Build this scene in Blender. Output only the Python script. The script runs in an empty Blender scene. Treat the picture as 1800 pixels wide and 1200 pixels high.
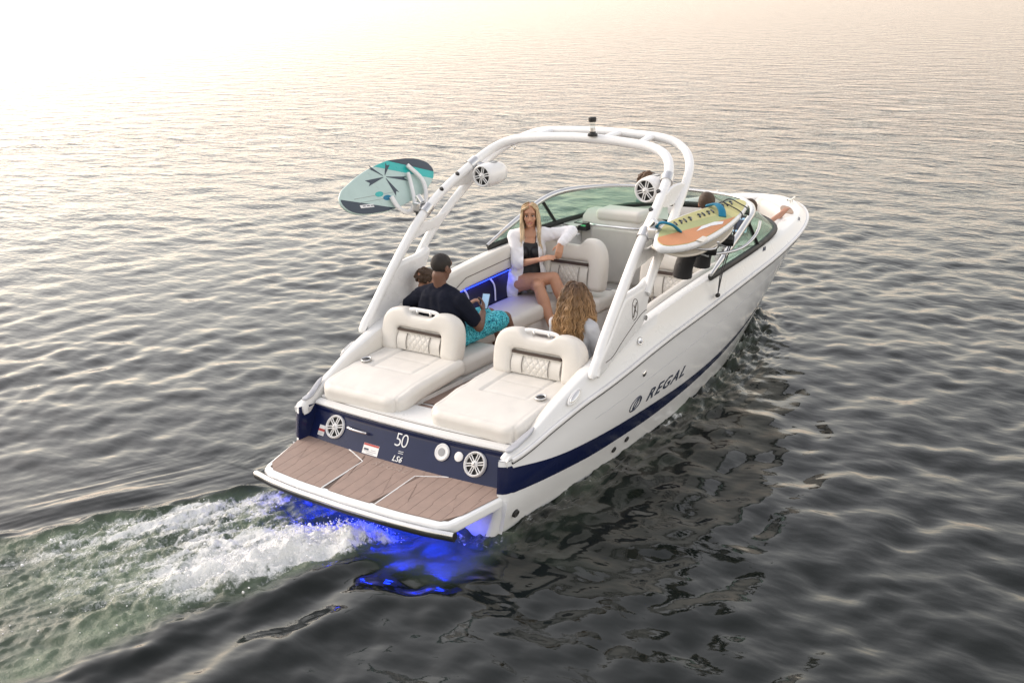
import bpy, bmesh, math, random
import numpy as np
from mathutils import Vector, Matrix, Quaternion

random.seed(7); np.random.seed(7)
SC = bpy.context.scene
COL = SC.collection
PI = math.pi

# ------------------------------------------------------------------ camera, sky, sun, exposure
cam = bpy.data.cameras.new('camera')
cam.sensor_width = 36.0
cam.lens = 36.0 * 1979.73 / 1800.0
cam.clip_start = 0.1
cam.clip_end = 20000.0
cam_o = bpy.data.objects.new('camera', cam)
COL.objects.link(cam_o)
_yaw, _pit, _rol = math.radians(35.834), math.radians(-17.972), math.radians(-1.914)
_d = Vector((math.cos(_pit) * math.cos(_yaw), math.cos(_pit) * math.sin(_yaw), math.sin(_pit)))
_r = _d.cross(Vector((0, 0, 1))).normalized()
_u = _r.cross(_d)
_r2 = _r * math.cos(_rol) + _u * math.sin(_rol)
_u2 = _u * math.cos(_rol) - _r * math.sin(_rol)
_m = Matrix(((_r2.x, _u2.x, -_d.x, -6.112), (_r2.y, _u2.y, -_d.y, -5.495), (_r2.z, _u2.z, -_d.z, 3.937), (0, 0, 0, 1)))
cam_o.matrix_world = _m
SC.camera = cam_o

SUN_AZ = math.radians(94.0)      # measured from +x (bow) towards +y (port)
SUN_EL = math.radians(30.0)
world = bpy.data.worlds.new('World')
SC.world = world
world.use_nodes = True
wn, wl = world.node_tree.nodes, world.node_tree.links
sky = wn.new('ShaderNodeTexSky')
sky.sky_type = 'NISHITA'
sky.sun_disc = False
sky.sun_elevation = SUN_EL
sky.sun_rotation = PI / 2 - SUN_AZ
sky.air_density = 2.0
sky.dust_density = 0.8
sky.ozone_density = 1.0
hsv = wn.new('ShaderNodeHueSaturation')
hsv.inputs['Saturation'].default_value = 0.36
bg = wn['Background']
bg.inputs['Strength'].default_value = 0.15
wl.new(sky.outputs[0], hsv.inputs['Color'])
tint = wn.new('ShaderNodeMix'); tint.data_type = 'RGBA'; tint.blend_type = 'MULTIPLY'
tint.inputs[0].default_value = 1.0; tint.inputs[7].default_value = (1.045, 0.95, 0.92, 1)   # warm evening haze over the whole sky
wl.new(hsv.outputs[0], tint.inputs[6])
wl.new(tint.outputs[2], bg.inputs['Color'])

sun = bpy.data.lights.new('sun', 'SUN')
sun.energy = 0.8
sun.angle = math.radians(30.0)
sun.color = (1.0, 0.85, 0.70)
sun_o = bpy.data.objects.new('sun', sun)
COL.objects.link(sun_o)
_sd = Vector((math.cos(SUN_EL) * math.cos(SUN_AZ), math.cos(SUN_EL) * math.sin(SUN_AZ), math.sin(SUN_EL)))
sun_o.rotation_euler = _sd.to_track_quat('Z', 'Y').to_euler()
sun_o.location = _sd * 50

SC.view_settings.view_transform = 'Standard'
SC.view_settings.look = 'None'
SC.view_settings.gamma = 1.0
SC.view_settings.exposure = 1.08
SC.view_settings.use_curve_mapping = False
SC.cycles.use_denoising = True
SC.cycles.max_bounces = 8

# ------------------------------------------------------------------ materials
MATS = {}
def nodes_of(m):
    return m.node_tree.nodes, m.node_tree.links, m.node_tree.nodes['Principled BSDF']

def mat(name, col, rough=0.5, metal=0.0, coat=0.0, spec=0.5, var=0.06, vscale=6.0, bump=0.0, bscale=60.0, sheen=0.0, rvar=0.08, sub=0.0):
    m = bpy.data.materials.new(name)
    m.use_nodes = True
    n, l, b = nodes_of(m)
    b.inputs['Roughness'].default_value = rough
    b.inputs['Metallic'].default_value = metal
    b.inputs['Coat Weight'].default_value = coat
    b.inputs['Coat Roughness'].default_value = 0.06
    b.inputs['Specular IOR Level'].default_value = spec
    b.inputs['Sheen Weight'].default_value = sheen
    if sub:
        b.inputs['Subsurface Weight'].default_value = sub
        b.inputs['Subsurface Radius'].default_value = (0.02, 0.008, 0.004)
    tc = n.new('ShaderNodeTexCoord')
    nz = n.new('ShaderNodeTexNoise')
    nz.inputs['Scale'].default_value = vscale
    nz.inputs['Detail'].default_value = 6
    nz.inputs['Roughness'].default_value = 0.65
    l.new(tc.outputs['Object'], nz.inputs['Vector'])
    rp = n.new('ShaderNodeMapRange')
    rp.inputs[1].default_value = 0.3; rp.inputs[2].default_value = 0.7
    rp.inputs[3].default_value = 1 - var; rp.inputs[4].default_value = 1 + var
    l.new(nz.outputs[0], rp.inputs[0])
    mx = n.new('ShaderNodeVectorMath'); mx.operation = 'SCALE'
    mx.inputs[0].default_value = col[:3]
    l.new(rp.outputs[0], mx.inputs['Scale'])
    l.new(mx.outputs[0], b.inputs['Base Color'])
    rr = n.new('ShaderNodeMapRange')
    rr.inputs[1].default_value = 0.3; rr.inputs[2].default_value = 0.7
    rr.inputs[3].default_value = max(0.02, rough - rvar); rr.inputs[4].default_value = min(1, rough + rvar)
    l.new(nz.outputs[0], rr.inputs[0])
    l.new(rr.outputs[0], b.inputs['Roughness'])
    if bump:
        nb = n.new('ShaderNodeTexNoise')
        nb.inputs['Scale'].default_value = bscale
        nb.inputs['Detail'].default_value = 4
        l.new(tc.outputs['Object'], nb.inputs['Vector'])
        bp = n.new('ShaderNodeBump')
        bp.inputs['Strength'].default_value = 1.0
        bp.inputs['Distance'].default_value = bump
        l.new(nb.outputs[0], bp.inputs['Height'])
        l.new(bp.outputs[0], b.inputs['Normal'])
    MATS[name] = m
    return m

mat('gelcoat', (0.84, 0.85, 0.86), 0.12, coat=0.4, var=0.02, vscale=1.5, rvar=0.04)
mat('deck_white', (0.73, 0.73, 0.72), 0.30, coat=0.15, var=0.025, vscale=3)
mat('liner', (0.62, 0.60, 0.56), 0.45, var=0.04)
mat('liner_white', (0.74, 0.74, 0.73), 0.35, var=0.03)
mat('navy', (0.005, 0.010, 0.050), 0.22, coat=0.15, spec=0.3, var=0.12, vscale=2)
mat('navy_dark', (0.004, 0.006, 0.03), 0.35, var=0.1)
mat('tower', (0.82, 0.82, 0.82), 0.28, coat=0.3, var=0.008, rvar=0.03)
mat('vinyl', (0.67, 0.645, 0.60), 0.48, var=0.035, vscale=5, bump=0.0006, bscale=90, rvar=0.06)
mat('vinyl_dark', (0.05, 0.03, 0.022), 0.5, var=0.15)
mat('piping', (0.10, 0.085, 0.075), 0.55)
mat('eva', (0.29, 0.21, 0.175), 0.72, var=0.12, vscale=9, bump=0.0008, bscale=260)
mat('eva_line', (0.10, 0.07, 0.055), 0.8)
mat('eva_light', (0.36, 0.28, 0.24), 0.7)
mat('chrome', (0.75, 0.74, 0.72), 0.14, metal=1.0, var=0.02)
mat('alu', (0.60, 0.60, 0.60), 0.30, metal=1.0, var=0.04)
mat('rubber', (0.018, 0.018, 0.018), 0.55, var=0.2)
mat('black_gloss', (0.01, 0.01, 0.012), 0.12, coat=0.4)
mat('pad_grey', (0.42, 0.43, 0.46), 0.7)
mat('grey_plastic', (0.30, 0.31, 0.32), 0.5)
mat('white_plastic', (0.76, 0.76, 0.76), 0.38)
mat('decal_dark', (0.035, 0.045, 0.075), 0.35)
mat('decal_silver', (0.62, 0.62, 0.62), 0.3, metal=0.6)
mat('decal_red', (0.45, 0.04, 0.03), 0.4)
mat('decal_white', (0.78, 0.78, 0.78), 0.4)
mat('skin_light', (0.52, 0.275, 0.175), 0.5, var=0.08, vscale=14, sub=0.06)
mat('skin_tan', (0.40, 0.20, 0.125), 0.5, var=0.08, vscale=14, sub=0.06)
mat('skin_brown', (0.15, 0.072, 0.045), 0.5, var=0.10, vscale=14, sub=0.04)
mat('hair_dark', (0.014, 0.010, 0.008), 0.65, var=0.3, vscale=60, bump=0.004, bscale=160)
mat('hair_brown', (0.06, 0.032, 0.016), 0.6, var=0.3, vscale=60, bump=0.004, bscale=160)
mat('hair_curl', (0.10, 0.052, 0.026), 0.55, var=0.45, vscale=70, bump=0.006, bscale=130)
mat('shirt_white', (0.80, 0.80, 0.84), 0.75, var=0.03, sheen=0.1, bump=0.0012, bscale=30)
mat('shirt_navy', (0.008, 0.010, 0.020), 0.9, var=0.12, spec=0.2, sheen=0.0, bump=0.004, bscale=14)
mat('shirt_grey', (0.50, 0.52, 0.56), 0.85, var=0.05, sheen=0.2, bump=0.003, bscale=16)
mat('shirt_teal', (0.05, 0.10, 0.11), 0.85, var=0.1)
mat('swimsuit', (0.008, 0.008, 0.011), 0.55, var=0.1, bump=0.002, bscale=22)
def hair_mat(name, root, tip):
    m = bpy.data.materials.new(name); m.use_nodes = True
    n, l, b = nodes_of(m)
    at = n.new('ShaderNodeAttribute'); at.attribute_name = 'tip'
    ar = n.new('ShaderNodeAttribute'); ar.attribute_name = 'rnd'
    mx = n.new('ShaderNodeMix'); mx.data_type = 'RGBA'
    mx.inputs[6].default_value = (*root, 1); mx.inputs[7].default_value = (*tip, 1)
    l.new(at.outputs['Fac'], mx.inputs[0])
    mr = n.new('ShaderNodeMapRange'); mr.inputs[3].default_value = 0.55; mr.inputs[4].default_value = 1.45; l.new(ar.outputs['Fac'], mr.inputs[0])
    sc = n.new('ShaderNodeVectorMath'); sc.operation = 'SCALE'; l.new(mx.outputs[2], sc.inputs[0]); l.new(mr.outputs[0], sc.inputs['Scale'])
    l.new(sc.outputs[0], b.inputs['Base Color']); b.inputs['Roughness'].default_value = 0.42
    MATS[name] = m
hair_mat('hair_blonde', (0.50, 0.36, 0.20), (0.74, 0.60, 0.42))
hair_mat('hair_curly_blonde', (0.10, 0.055, 0.030), (0.46, 0.28, 0.13))
hair_mat('hair_curly_brown', (0.05, 0.026, 0.013), (0.13, 0.068, 0.033))
mat('lips', (0.42, 0.13, 0.12), 0.4)
mat('eye_white', (0.75, 0.74, 0.72), 0.2)
mat('eye_dark', (0.02, 0.02, 0.025), 0.15)
mat('brow', (0.17, 0.10, 0.06), 0.7)
mat('rope', (0.045, 0.045, 0.05), 0.8)
mat('boot', (0.012, 0.012, 0.014), 0.5, var=0.2, bump=0.004, bscale=40)
mat('board_white', (0.76, 0.77, 0.78), 0.3, coat=0.3)
mat('board_cream', (0.66, 0.61, 0.53), 0.35, coat=0.3)
mat('board_pale', (0.43, 0.56, 0.53), 0.32, coat=0.3, var=0.05)
mat('board_dark', (0.02, 0.035, 0.055), 0.32, coat=0.3)
mat('board_teal', (0.02, 0.42, 0.40), 0.32, coat=0.3)
mat('board_yellow', (0.60, 0.56, 0.26), 0.75, bump=0.002, bscale=120)
mat('board_orange', (0.60, 0.27, 0.13), 0.75, bump=0.002, bscale=120)
mat('board_green', (0.45, 0.47, 0.22), 0.75, bump=0.002, bscale=120)
mat('strap_blue', (0.0, 0.17, 0.30), 0.6)
mat('screen', (0.012, 0.02, 0.05), 0.08, coat=0.5)
mat('tan_pad', (0.34, 0.25, 0.19), 0.8)

def glass_mat(name, tint, alpha_mix):
    m = bpy.data.materials.new(name); m.use_nodes = True
    n, l = m.node_tree.nodes, m.node_tree.links
    for x in list(n):
        if x.type != 'OUTPUT_MATERIAL': n.remove(x)
    out = [x for x in n if x.type == 'OUTPUT_MATERIAL'][0]
    tr = n.new('ShaderNodeBsdfTransparent'); tr.inputs[0].default_value = (*tint, 1)
    gl = n.new('ShaderNodeBsdfGlossy'); gl.inputs['Roughness'].default_value = 0.03
    df = n.new('ShaderNodeBsdfDiffuse'); df.inputs[0].default_value = (tint[0] * .55, tint[1] * .66, tint[2] * .60, 1)
    lw = n.new('ShaderNodeLayerWeight'); lw.inputs[0].default_value = 0.5
    pw = n.new('ShaderNodeMath'); pw.operation = 'POWER'; pw.inputs[1].default_value = 4.0; l.new(lw.outputs['Facing'], pw.inputs[0])
    fr = n.new('ShaderNodeMath'); fr.operation = 'MULTIPLY_ADD'; fr.inputs[1].default_value = 0.45; fr.inputs[2].default_value = 0.04; l.new(pw.outputs[0], fr.inputs[0])
    m1 = n.new('ShaderNodeMixShader'); m1.inputs[0].default_value = alpha_mix
    m2 = n.new('ShaderNodeMixShader')
    l.new(tr.outputs[0], m1.inputs[1]); l.new(df.outputs[0], m1.inputs[2])
    l.new(fr.outputs[0], m2.inputs[0]); l.new(m1.outputs[0], m2.inputs[1]); l.new(gl.outputs[0], m2.inputs[2])
    l.new(m2.outputs[0], out.inputs[0])
    MATS[name] = m
glass_mat('glass', (0.83, 0.95, 0.89), 0.16)
glass_mat('clear_glass', (0.9, 0.92, 0.92), 0.05)

def emis(name, col, st):
    m = bpy.data.materials.new(name); m.use_nodes = True
    n, l, b = nodes_of(m)
    b.inputs['Base Color'].default_value = (*col, 1)
    b.inputs['Emission Color'].default_value = (*col, 1)
    b.inputs['Emission Strength'].default_value = st
    MATS[name] = m
emis('led_blue', (0.02, 0.06, 1.0), 2.0)
emis('led_screen', (0.35, 0.55, 0.75), 0.12)
emis('led_green', (0.1, 0.5, 0.2), 0.15)

# printed swim shorts
m = mat('shorts_print', (0.02, 0.36, 0.46), 0.8, bump=0.003, bscale=16)
n, l, b = nodes_of(m)
tc = n.new('ShaderNodeTexCoord'); vo = n.new('ShaderNodeTexNoise'); vo.inputs['Scale'].default_value = 34; vo.inputs['Detail'].default_value = 3; vo.inputs['Distortion'].default_value = 2.5
cr = n.new('ShaderNodeValToRGB')
e = cr.color_ramp.elements
e[0].position = 0.40; e[0].color = (0.006, 0.07, 0.13, 1); e[1].position = 0.50; e[1].color = (0.03, 0.47, 0.58, 1)
e2 = cr.color_ramp.elements.new(0.62); e2.color = (0.16, 0.62, 0.70, 1)
l.new(tc.outputs['Object'], vo.inputs['Vector']); l.new(vo.outputs[0], cr.inputs[0]); l.new(cr.outputs[0], b.inputs['Base Color'])

# ------------------------------------------------------------------ object helpers
def empty(name, loc=(0, 0, 0), parent=None):
    o = bpy.data.objects.new(name, None)
    COL.objects.link(o)
    o.empty_display_size = 0.2
    pl = wloc(parent)
    o.location = (loc[0] - pl[0], loc[1] - pl[1], loc[2] - pl[2])
    if parent: o.parent = parent
    return o

def wloc(o):
    v = Vector((0, 0, 0))
    while o is not None:
        v += o.location; o = o.parent
    return v

def tag(o, label=None, cat=None, group=None, kind=None):
    if label: o['label'] = label
    if cat: o['category'] = cat
    if group: o['group'] = group
    if kind: o['kind'] = kind
    return o

def mesh_obj(name, V, F, m, parent=None, smooth=True, angle=None, origin=None):
    """V in world coordinates; the object's origin is put at `origin` (world) or at its parent."""
    V = np.asarray(V, float)
    pl = wloc(parent)
    org = Vector(origin) if origin is not None else pl
    W = V - np.array(org)
    me = bpy.data.meshes.new(name)
    me.from_pydata(W.tolist(), [], [list(f) for f in F])
    bm = bmesh.new(); bm.from_mesh(me)
    bmesh.ops.recalc_face_normals(bm, faces=bm.faces)
    if smooth:
        for f in bm.faces: f.smooth = True
        if angle:
            a = math.radians(angle)
            for ed in bm.edges:
                if len(ed.link_faces) == 2 and ed.calc_face_angle(0) > a: ed.smooth = False
    bm.to_mesh(me); bm.free()
    me.materials.append(MATS[m] if isinstance(m, str) else m)
    o = bpy.data.objects.new(name, me)
    COL.objects.link(o)
    o.location = org - pl
    if parent: o.parent = parent
    return o

class MB:
    def __init__(s): s.V = []; s.F = []
    def add(s, V, F):
        k = len(s.V)
        s.V += [tuple(v) for v in V]
        s.F += [[i + k for i in f] for f in F]
        return s
    def build(s, name, m, parent=None, smooth=True, angle=35, origin=None):
        return mesh_obj(name, s.V, s.F, m, parent, smooth, angle, origin)

def catmull(P, n, closed=False):
    P = np.asarray(P, float)
    if closed: Q = np.vstack([P[-1], P, P[0], P[1]])
    else: Q = np.vstack([2 * P[0] - P[1], P, 2 * P[-1] - P[-2]])
    out = []
    segs = len(P) if closed else len(P) - 1
    for i in range(segs):
        p0, p1, p2, p3 = Q[i:i + 4]
        d1, d2, d3 = [max(1e-6, np.linalg.norm(b - a)) ** .5 for a, b in ((p0, p1), (p1, p2), (p2, p3))]
        m1 = (p1 - p0) / d1 - (p2 - p0) / (d1 + d2) + (p2 - p1) / d2
        m2 = (p2 - p1) / d2 - (p3 - p1) / (d2 + d3) + (p3 - p2) / d3
        m1 *= d2; m2 *= d2
        for t in np.linspace(0, 1, 12, endpoint=False):
            out.append((2*t**3-3*t**2+1)*p1 + (t**3-2*t**2+t)*m1 + (-2*t**3+3*t**2)*p2 + (t**3-t**2)*m2)
    if not closed: out.append(P[-1])
    else: out.append(P[0])
    out = np.array(out)
    s = np.concatenate([[0], np.cumsum(np.linalg.norm(np.diff(out, axis=0), axis=1))])
    t = np.linspace(0, s[-1], n + 1 if closed else n)
    R = np.stack([np.interp(t, s, out[:, k]) for k in range(out.shape[1])], 1)
    return R[:-1] if closed else R

def tube(P, r, seg=10, caps=True, flat=None):
    """swept tube; r number or per-point list; flat=(a,b) scales the section"""
    P = np.asarray(P, float); n = len(P)
    r = np.full(n, r) if np.isscalar(r) else np.asarray(r, float)
    T = np.gradient(P, axis=0); T /= np.linalg.norm(T, axis=1)[:, None] + 1e-12
    up = np.array([0, 0, 1.]) if abs(T[0][2]) < .9 else np.array([0, 1., 0])
    N = np.cross(up, T[0]); N /= np.linalg.norm(N)
    V = []; F = []
    fa, fb = flat or (1, 1)
    for i in range(n):
        N = N - T[i] * (N @ T[i]); N /= np.linalg.norm(N) + 1e-12
        B = np.cross(T[i], N)
        for k in range(seg):
            a = 2 * PI * k / seg
            V.append(P[i] + r[i] * (fa * math.cos(a) * N + fb * math.sin(a) * B))
    for i in range(n - 1):
        for k in range(seg):
            k2 = (k + 1) % seg
            F.append([i*seg+k, i*seg+k2, (i+1)*seg+k2, (i+1)*seg+k])
    if caps:
        F.append(list(range(seg))[::-1]); F.append([(n-1)*seg+k for k in range(seg)])
    return V, F

def box(c, s, R=None):
    x, y, z = s[0]/2, s[1]/2, s[2]/2
    V = np.array([(-x,-y,-z),(x,-y,-z),(x,y,-z),(-x,y,-z),(-x,-y,z),(x,-y,z),(x,y,z),(-x,y,z)], float)
    if R is not None: V = V @ np.asarray(R, float).T
    return V + np.array(c), [[3,2,1,0],[4,5,6,7],[0,1,5,4],[1,2,6,5],[2,3,7,6],[3,0,4,7]]

def rbox(s, r, res=0.03, arc=4):
    """rounded box centred on 0; grid faces so it can be bent"""
    h = np.array(s) / 2.0
    r = min(r, h.min() * .999)
    lines = []
    for k in range(3):
        inner = max(h[k] - r, 0)
        m = max(1, int(round(2 * inner / res)))
        core = np.linspace(-inner, inner, m + 1)
        a = np.tan(np.linspace(0, PI / 4, arc + 1)[1:])
        edge = inner + r * a
        lines.append(np.concatenate([-edge[::-1], core, edge]))
    vid = {}; V = []; F = []
    def vert(p):
        key = tuple(np.round(p, 6))
        if key not in vid:
            inn = np.clip(p, -(h - r), h - r); d = p - inn
            L = np.linalg.norm(d)
            vid[key] = len(V); V.append(inn + d / L * r if L > 1e-9 else p)
        return vid[key]
    for ax in range(3):
        a, b = (ax + 1) % 3, (ax + 2) % 3
        for sg in (-1, 1):
            for i in range(len(lines[a]) - 1):
                for j in range(len(lines[b]) - 1):
                    q = []
                    for di, dj in ((0,0),(1,0),(1,1),(0,1)):
                        p = np.zeros(3); p[ax] = sg * h[ax]; p[a] = lines[a][i+di]; p[b] = lines[b][j+dj]
                        q.append(vert(p))
                    F.append(q if sg > 0 else q[::-1])
    return np.array(V), F

def lathe(prof, seg=24, axis='z'):
    """prof: list of (r, h)"""
    V = []; F = []
    for r, h in prof:
        for k in range(seg):
            a = 2 * PI * k / seg
            V.append((r * math.cos(a), r * math.sin(a), h))
    n = len(prof)
    for i in range(n - 1):
        for k in range(seg):
            k2 = (k + 1) % seg
            F.append([i*seg+k, i*seg+k2, (i+1)*seg+k2, (i+1)*seg+k])
    F.append(list(range(seg))[::-1]); F.append([(n-1)*seg+k for k in range(seg)])
    V = np.array(V)
    if axis == 'x': V = V[:, [2, 0, 1]]
    if axis == 'y': V = V[:, [0, 2, 1]]
    return V, F

def pillow(outline, t, r, arc=4, crown=0.0):
    """closed 2-D outline (n,2) extruded by t in the 3rd axis with rounded rims -> local (u, v, w)"""
    O = np.asarray(outline, float); n = len(O)
    A = 0.5 * np.sum(O[:, 0] * np.roll(O[:, 1], -1) - np.roll(O[:, 0], -1) * O[:, 1])
    if A < 0: O = O[::-1]
    E = np.roll(O, -1, 0) - np.roll(O, 1, 0)
    E /= np.linalg.norm(E, axis=1)[:, None] + 1e-12
    N = np.stack([-E[:, 1], E[:, 0]], 1)   # inward
    V = []; F = []
    rings = []
    for k in range(arc + 1):
        a = PI / 2 * k / arc
        rings.append((r * (1 - math.sin(a)), -t/2 + r * (1 - math.cos(a))))
    rings += [(d, -w) for d, w in reversed(rings)]
    if t <= 2 * r + 1e-9: rings = rings
    for d, w in rings:
        for q in O + N * d: V.append((q[0], q[1], w))
    m = len(rings)
    for i in range(m - 1):
        for k in range(n):
            k2 = (k + 1) % n
            F.append([i*n+k, i*n+k2, (i+1)*n+k2, (i+1)*n+k])
    F.append(list(range(n))[::-1]); F.append([(m-1)*n+k for k in range(n)])
    return np.array(V), F

def basis(u, v, w, o):
    """map local (u,v,w) to world"""
    M = np.stack([np.asarray(u, float), np.asarray(v, float), np.asarray(w, float)], 1)
    o = np.asarray(o, float)
    return lambda V: np.asarray(V, float) @ M.T + o

def text_mesh(s, size, shear=0.0, space=1.0, ext=0.0012, bold=0.0):
    c = bpy.data.curves.new('txt', 'FONT')
    c.body = s; c.size = size; c.shear = shear; c.space_character = space
    c.extrude = ext; c.align_x = 'CENTER'; c.align_y = 'CENTER'; c.offset = bold; c.resolution_u = 4
    o = bpy.data.objects.new('txt', c); COL.objects.link(o)
    dg = bpy.context.evaluated_depsgraph_get()
    me = bpy.data.meshes.new_from_object(o.evaluated_get(dg))
    V = np.array([v.co[:] for v in me.vertices]); F = [list(p.vertices) for p in me.polygons]
    bpy.data.objects.remove(o); bpy.data.curves.remove(c); bpy.data.meshes.remove(me)
    return V, F

_perm = np.random.RandomState(3).permutation(512)
_perm = np.concatenate([_perm, _perm, _perm[:4]])
_ga = np.random.RandomState(4).rand(512) * 2 * PI
_gx, _gy = np.cos(_ga), np.sin(_ga)
def pnoise(x, y):
    xi = np.floor(x).astype(np.int64); yi = np.floor(y).astype(np.int64)
    xf = x - xi; yf = y - yi
    u = xf**3 * (xf * (xf * 6 - 15) + 10); v = yf**3 * (yf * (yf * 6 - 15) + 10)
    xi &= 511; yi &= 511
    def g(i, j, dx, dy):
        h = _perm[(_perm[i & 511] + j) & 511]
        return _gx[h] * dx + _gy[h] * dy
    a = g(xi, yi, xf, yf); b = g(xi + 1, yi, xf - 1, yf)
    c = g(xi, yi + 1, xf, yf - 1); d = g(xi + 1, yi + 1, xf - 1, yf - 1)
    return 1.5 * ((a * (1 - u) + b * u) * (1 - v) + (c * (1 - u) + d * u) * v)
def fbm(x, y, oct=4, gain=.5):
    s = 0; a = 1; t = 0
    for k in range(oct):
        s = s + a * pnoise(x * 2**k + 17.3 * k, y * 2**k - 9.1 * k); t += a; a *= gain
    return s / t
def sstep(a, b, x):
    t = np.clip((x - a) / (b - a), 0, 1); return t * t * (3 - 2 * t)
# ------------------------------------------------------------------ water
def axis_lines(segs, g_lo, g_hi, lo_end, hi_end):
    L = []
    for a, b, s in segs:
        n = int(round((b - a) / s)); L += list(np.linspace(a, b, n, endpoint=False))
    L.append(segs[-1][1])
    s = segs[-1][2]; x = L[-1]
    while x < hi_end: s *= g_hi; x += s; L.append(x)
    s = segs[0][2]; x = L[0]; pre = []
    while x > lo_end: s *= g_lo; x -= s; pre.append(x)
    return np.array(pre[::-1] + L)

def waterline_half(x):
    return np.interp(x, [-0.1, 2, 3, 4.3, 5.3, 5.9, 6.25], [0.98, 0.99, 0.96, 0.86, 0.62, 0.36, 0.0])

def build_water():
    X = axis_lines([(-3.9, -0.2, 0.017), (-0.2, 7.5, 0.036)], 1.12, 1.0165, -60, 6000)
    Y = axis_lines([(-5.2, -1.3, 0.036), (-1.3, 2.5, 0.017), (2.5, 6.0, 0.036)], 1.12, 1.0165, -60, 6000)
    nx, ny = len(X), len(Y)
    gx, gy = np.meshgrid(X, Y, indexing='ij')
    sx, sy = np.gradient(X), np.gradient(Y)
    sp = np.maximum(sx[:, None], sy[None, :])
    x = gx.ravel(); y = gy.ravel(); sp = sp.ravel()
    rs = np.random.RandomState(11)
    wk = (x < 0.6) & (x > -16) & (y > -6) & (y < 12)
    hb = (x > -0.6) & (x < 7.2) & (np.abs(y) < 2.6)
    def mfbm(mask, X_, Y_, o_=4, g_=.5):
        out = np.zeros_like(x); out[mask] = fbm(X_[mask], Y_[mask], o_, g_); return out
    # wake coordinates
    s = -x
    yc = 0.30 + 0.43 * (s - 0.4)
    half = 0.78 + 0.14 * (s - 0.5)
    warp = 0.22 * mfbm(wk, x * 1.7 + 3, y * 1.7, 3)
    nn = (y - yc) / np.maximum(half, .3) + warp * .6
    inwake = sstep(1.08, 0.86, np.abs(nn)) * sstep(0.15, -0.05, x + 0.12 * 0) * sstep(14, 3, s)
    # hull side
    d_hull = np.abs(y) - waterline_half(x)
    near = np.where((x > -0.3) & (x < 6.6), np.exp(-np.maximum(d_hull, 0) / (0.16 + 0.16 * sstep(6, 1, x))), 0) * sstep(6.7, 6.1, x)
    # smooth slick to port of the wake and right behind the quarter
    slick = sstep(0.9, 1.35, nn) * sstep(3.4, 1.8, nn) * sstep(0.8, -1.0, x)
    damp = (1 - 0.85 * inwake) * (1 - 0.72 * slick)
    h = np.zeros_like(x)
    nw = 64
    lam = np.exp(rs.uniform(math.log(0.20), math.log(2.6), nw))
    ang = math.radians(238) + rs.normal(0, 0.85, nw)
    ph = rs.uniform(0, 2 * PI, nw)
    gust = 0.80 + 0.9 * fbm(x * 0.13, y * 0.13, 3)
    PN = [pnoise(x * .35 + 7.7 * j, y * .35 - 5.3 * j) for j in range(7)]
    for i in range(nw):
        k = 2 * PI / lam[i]
        a = 0.0175 / k * np.interp(lam[i], [.2, .3, .45, .7, 1.1, 1.6, 2.6], [.8, 1.55, 1.7, 1.25, .65, .45, .38])
        w = np.clip(lam[i] / (3.0 * sp) - 1, 0, 1)
        p = k * (x * math.cos(ang[i]) + y * math.sin(ang[i])) + ph[i] + 0.9 * (PN[i % 7] if i % 2 else -PN[(i * 3 + 1) % 7])
        sn = np.sin(p)
        dm = damp if lam[i] < 2.2 else 0.5 + 0.5 * damp
        h += a * w * gust * dm * (sn + 0.22 * np.cos(2 * p))
    # churned wake
    ca, sa = 0.918, -0.396     # wake runs aft and to port: unit (-.918, .396)
    a_ = -x * 0.918 + y * 0.396; b_ = x * 0.396 + y * 0.918
    turb = mfbm(wk, a_ * 2.3, b_ * 4.0, 4, .6)
    ridg = 1 - np.abs(mfbm(wk, a_ * 3.1 + 8 + turb, b_ * 5.2 + turb * .8, 4, .55)) * 2.2
    churn = inwake * (0.35 + 0.65 * sstep(3.2, 1.0, s))
    h += churn * (0.075 * turb + 0.045 * (ridg - .5))
    plume = np.exp(-((nn + 0.62) / 0.26) ** 2) * sstep(0.25, 0.65, s) * sstep(3.6, 1.0, s)
    h += plume * (0.085 + 0.13 * np.maximum(mfbm(wk, x * 5, y * 5, 3), -.4))
    edge = np.exp(-((nn - 1.02) / 0.13) ** 2) + 0.8 * np.exp(-((nn + 1.12) / 0.16) ** 2)
    h += edge * sstep(0.3, -.5, x) * (0.05 + 0.05 * mfbm(wk, a_ * 1.5, b_ * 3, 3)) * sstep(8, 2, s)
    h += 0.055 * np.exp(-((nn + 1.75) / 0.20) ** 2) * sstep(0.2, 2.2, s) * sstep(9, 4, s)
    h += 0.05 * np.exp(-((nn - 1.5) / 0.30) ** 2) * sstep(-0.2, 1.5, s) * sstep(9, 4, s) * (0.6 + .6 * mfbm(wk, a_ * .8, b_ * 2, 2))
    h += slick * 0.010 * mfbm(wk, a_ * 1.2, b_ * 9, 3)
    # dip right behind the transom
    h -= 0.07 * np.exp(-((x + 0.35) / 0.5) ** 2 - (y / 1.0) ** 4)
    # bow wave and side wash
    fl = 0.5 + 0.5 * sstep(1.0, 5.5, x)
    h += near * fl * (0.05 + 0.15 * mfbm(hb, x * 4.2, y * 7, 4, .6) + 0.05 * mfbm(hb, x * 12, y * 19, 3, .6))
    bowc = np.exp(-((x - 5.75) / 0.6) ** 2) * np.exp(-(np.maximum(d_hull, -.1) / 0.25) ** 2)
    h += bowc * (0.10 + 0.08 * mfbm(hb, x * 5, y * 5, 3))
    # keep the sheet under the boat's sole
    ins = (d_hull < -0.12) & (x > -0.1) & (x < 6.3)
    h = np.where(ins, np.minimum(h, 0.0) - 0.03, h)
    # foam and aeration
    fn = mfbm(wk, a_ * 3.0 + turb * 1.2, b_ * 6.5 + turb, 5, .62)
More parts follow.
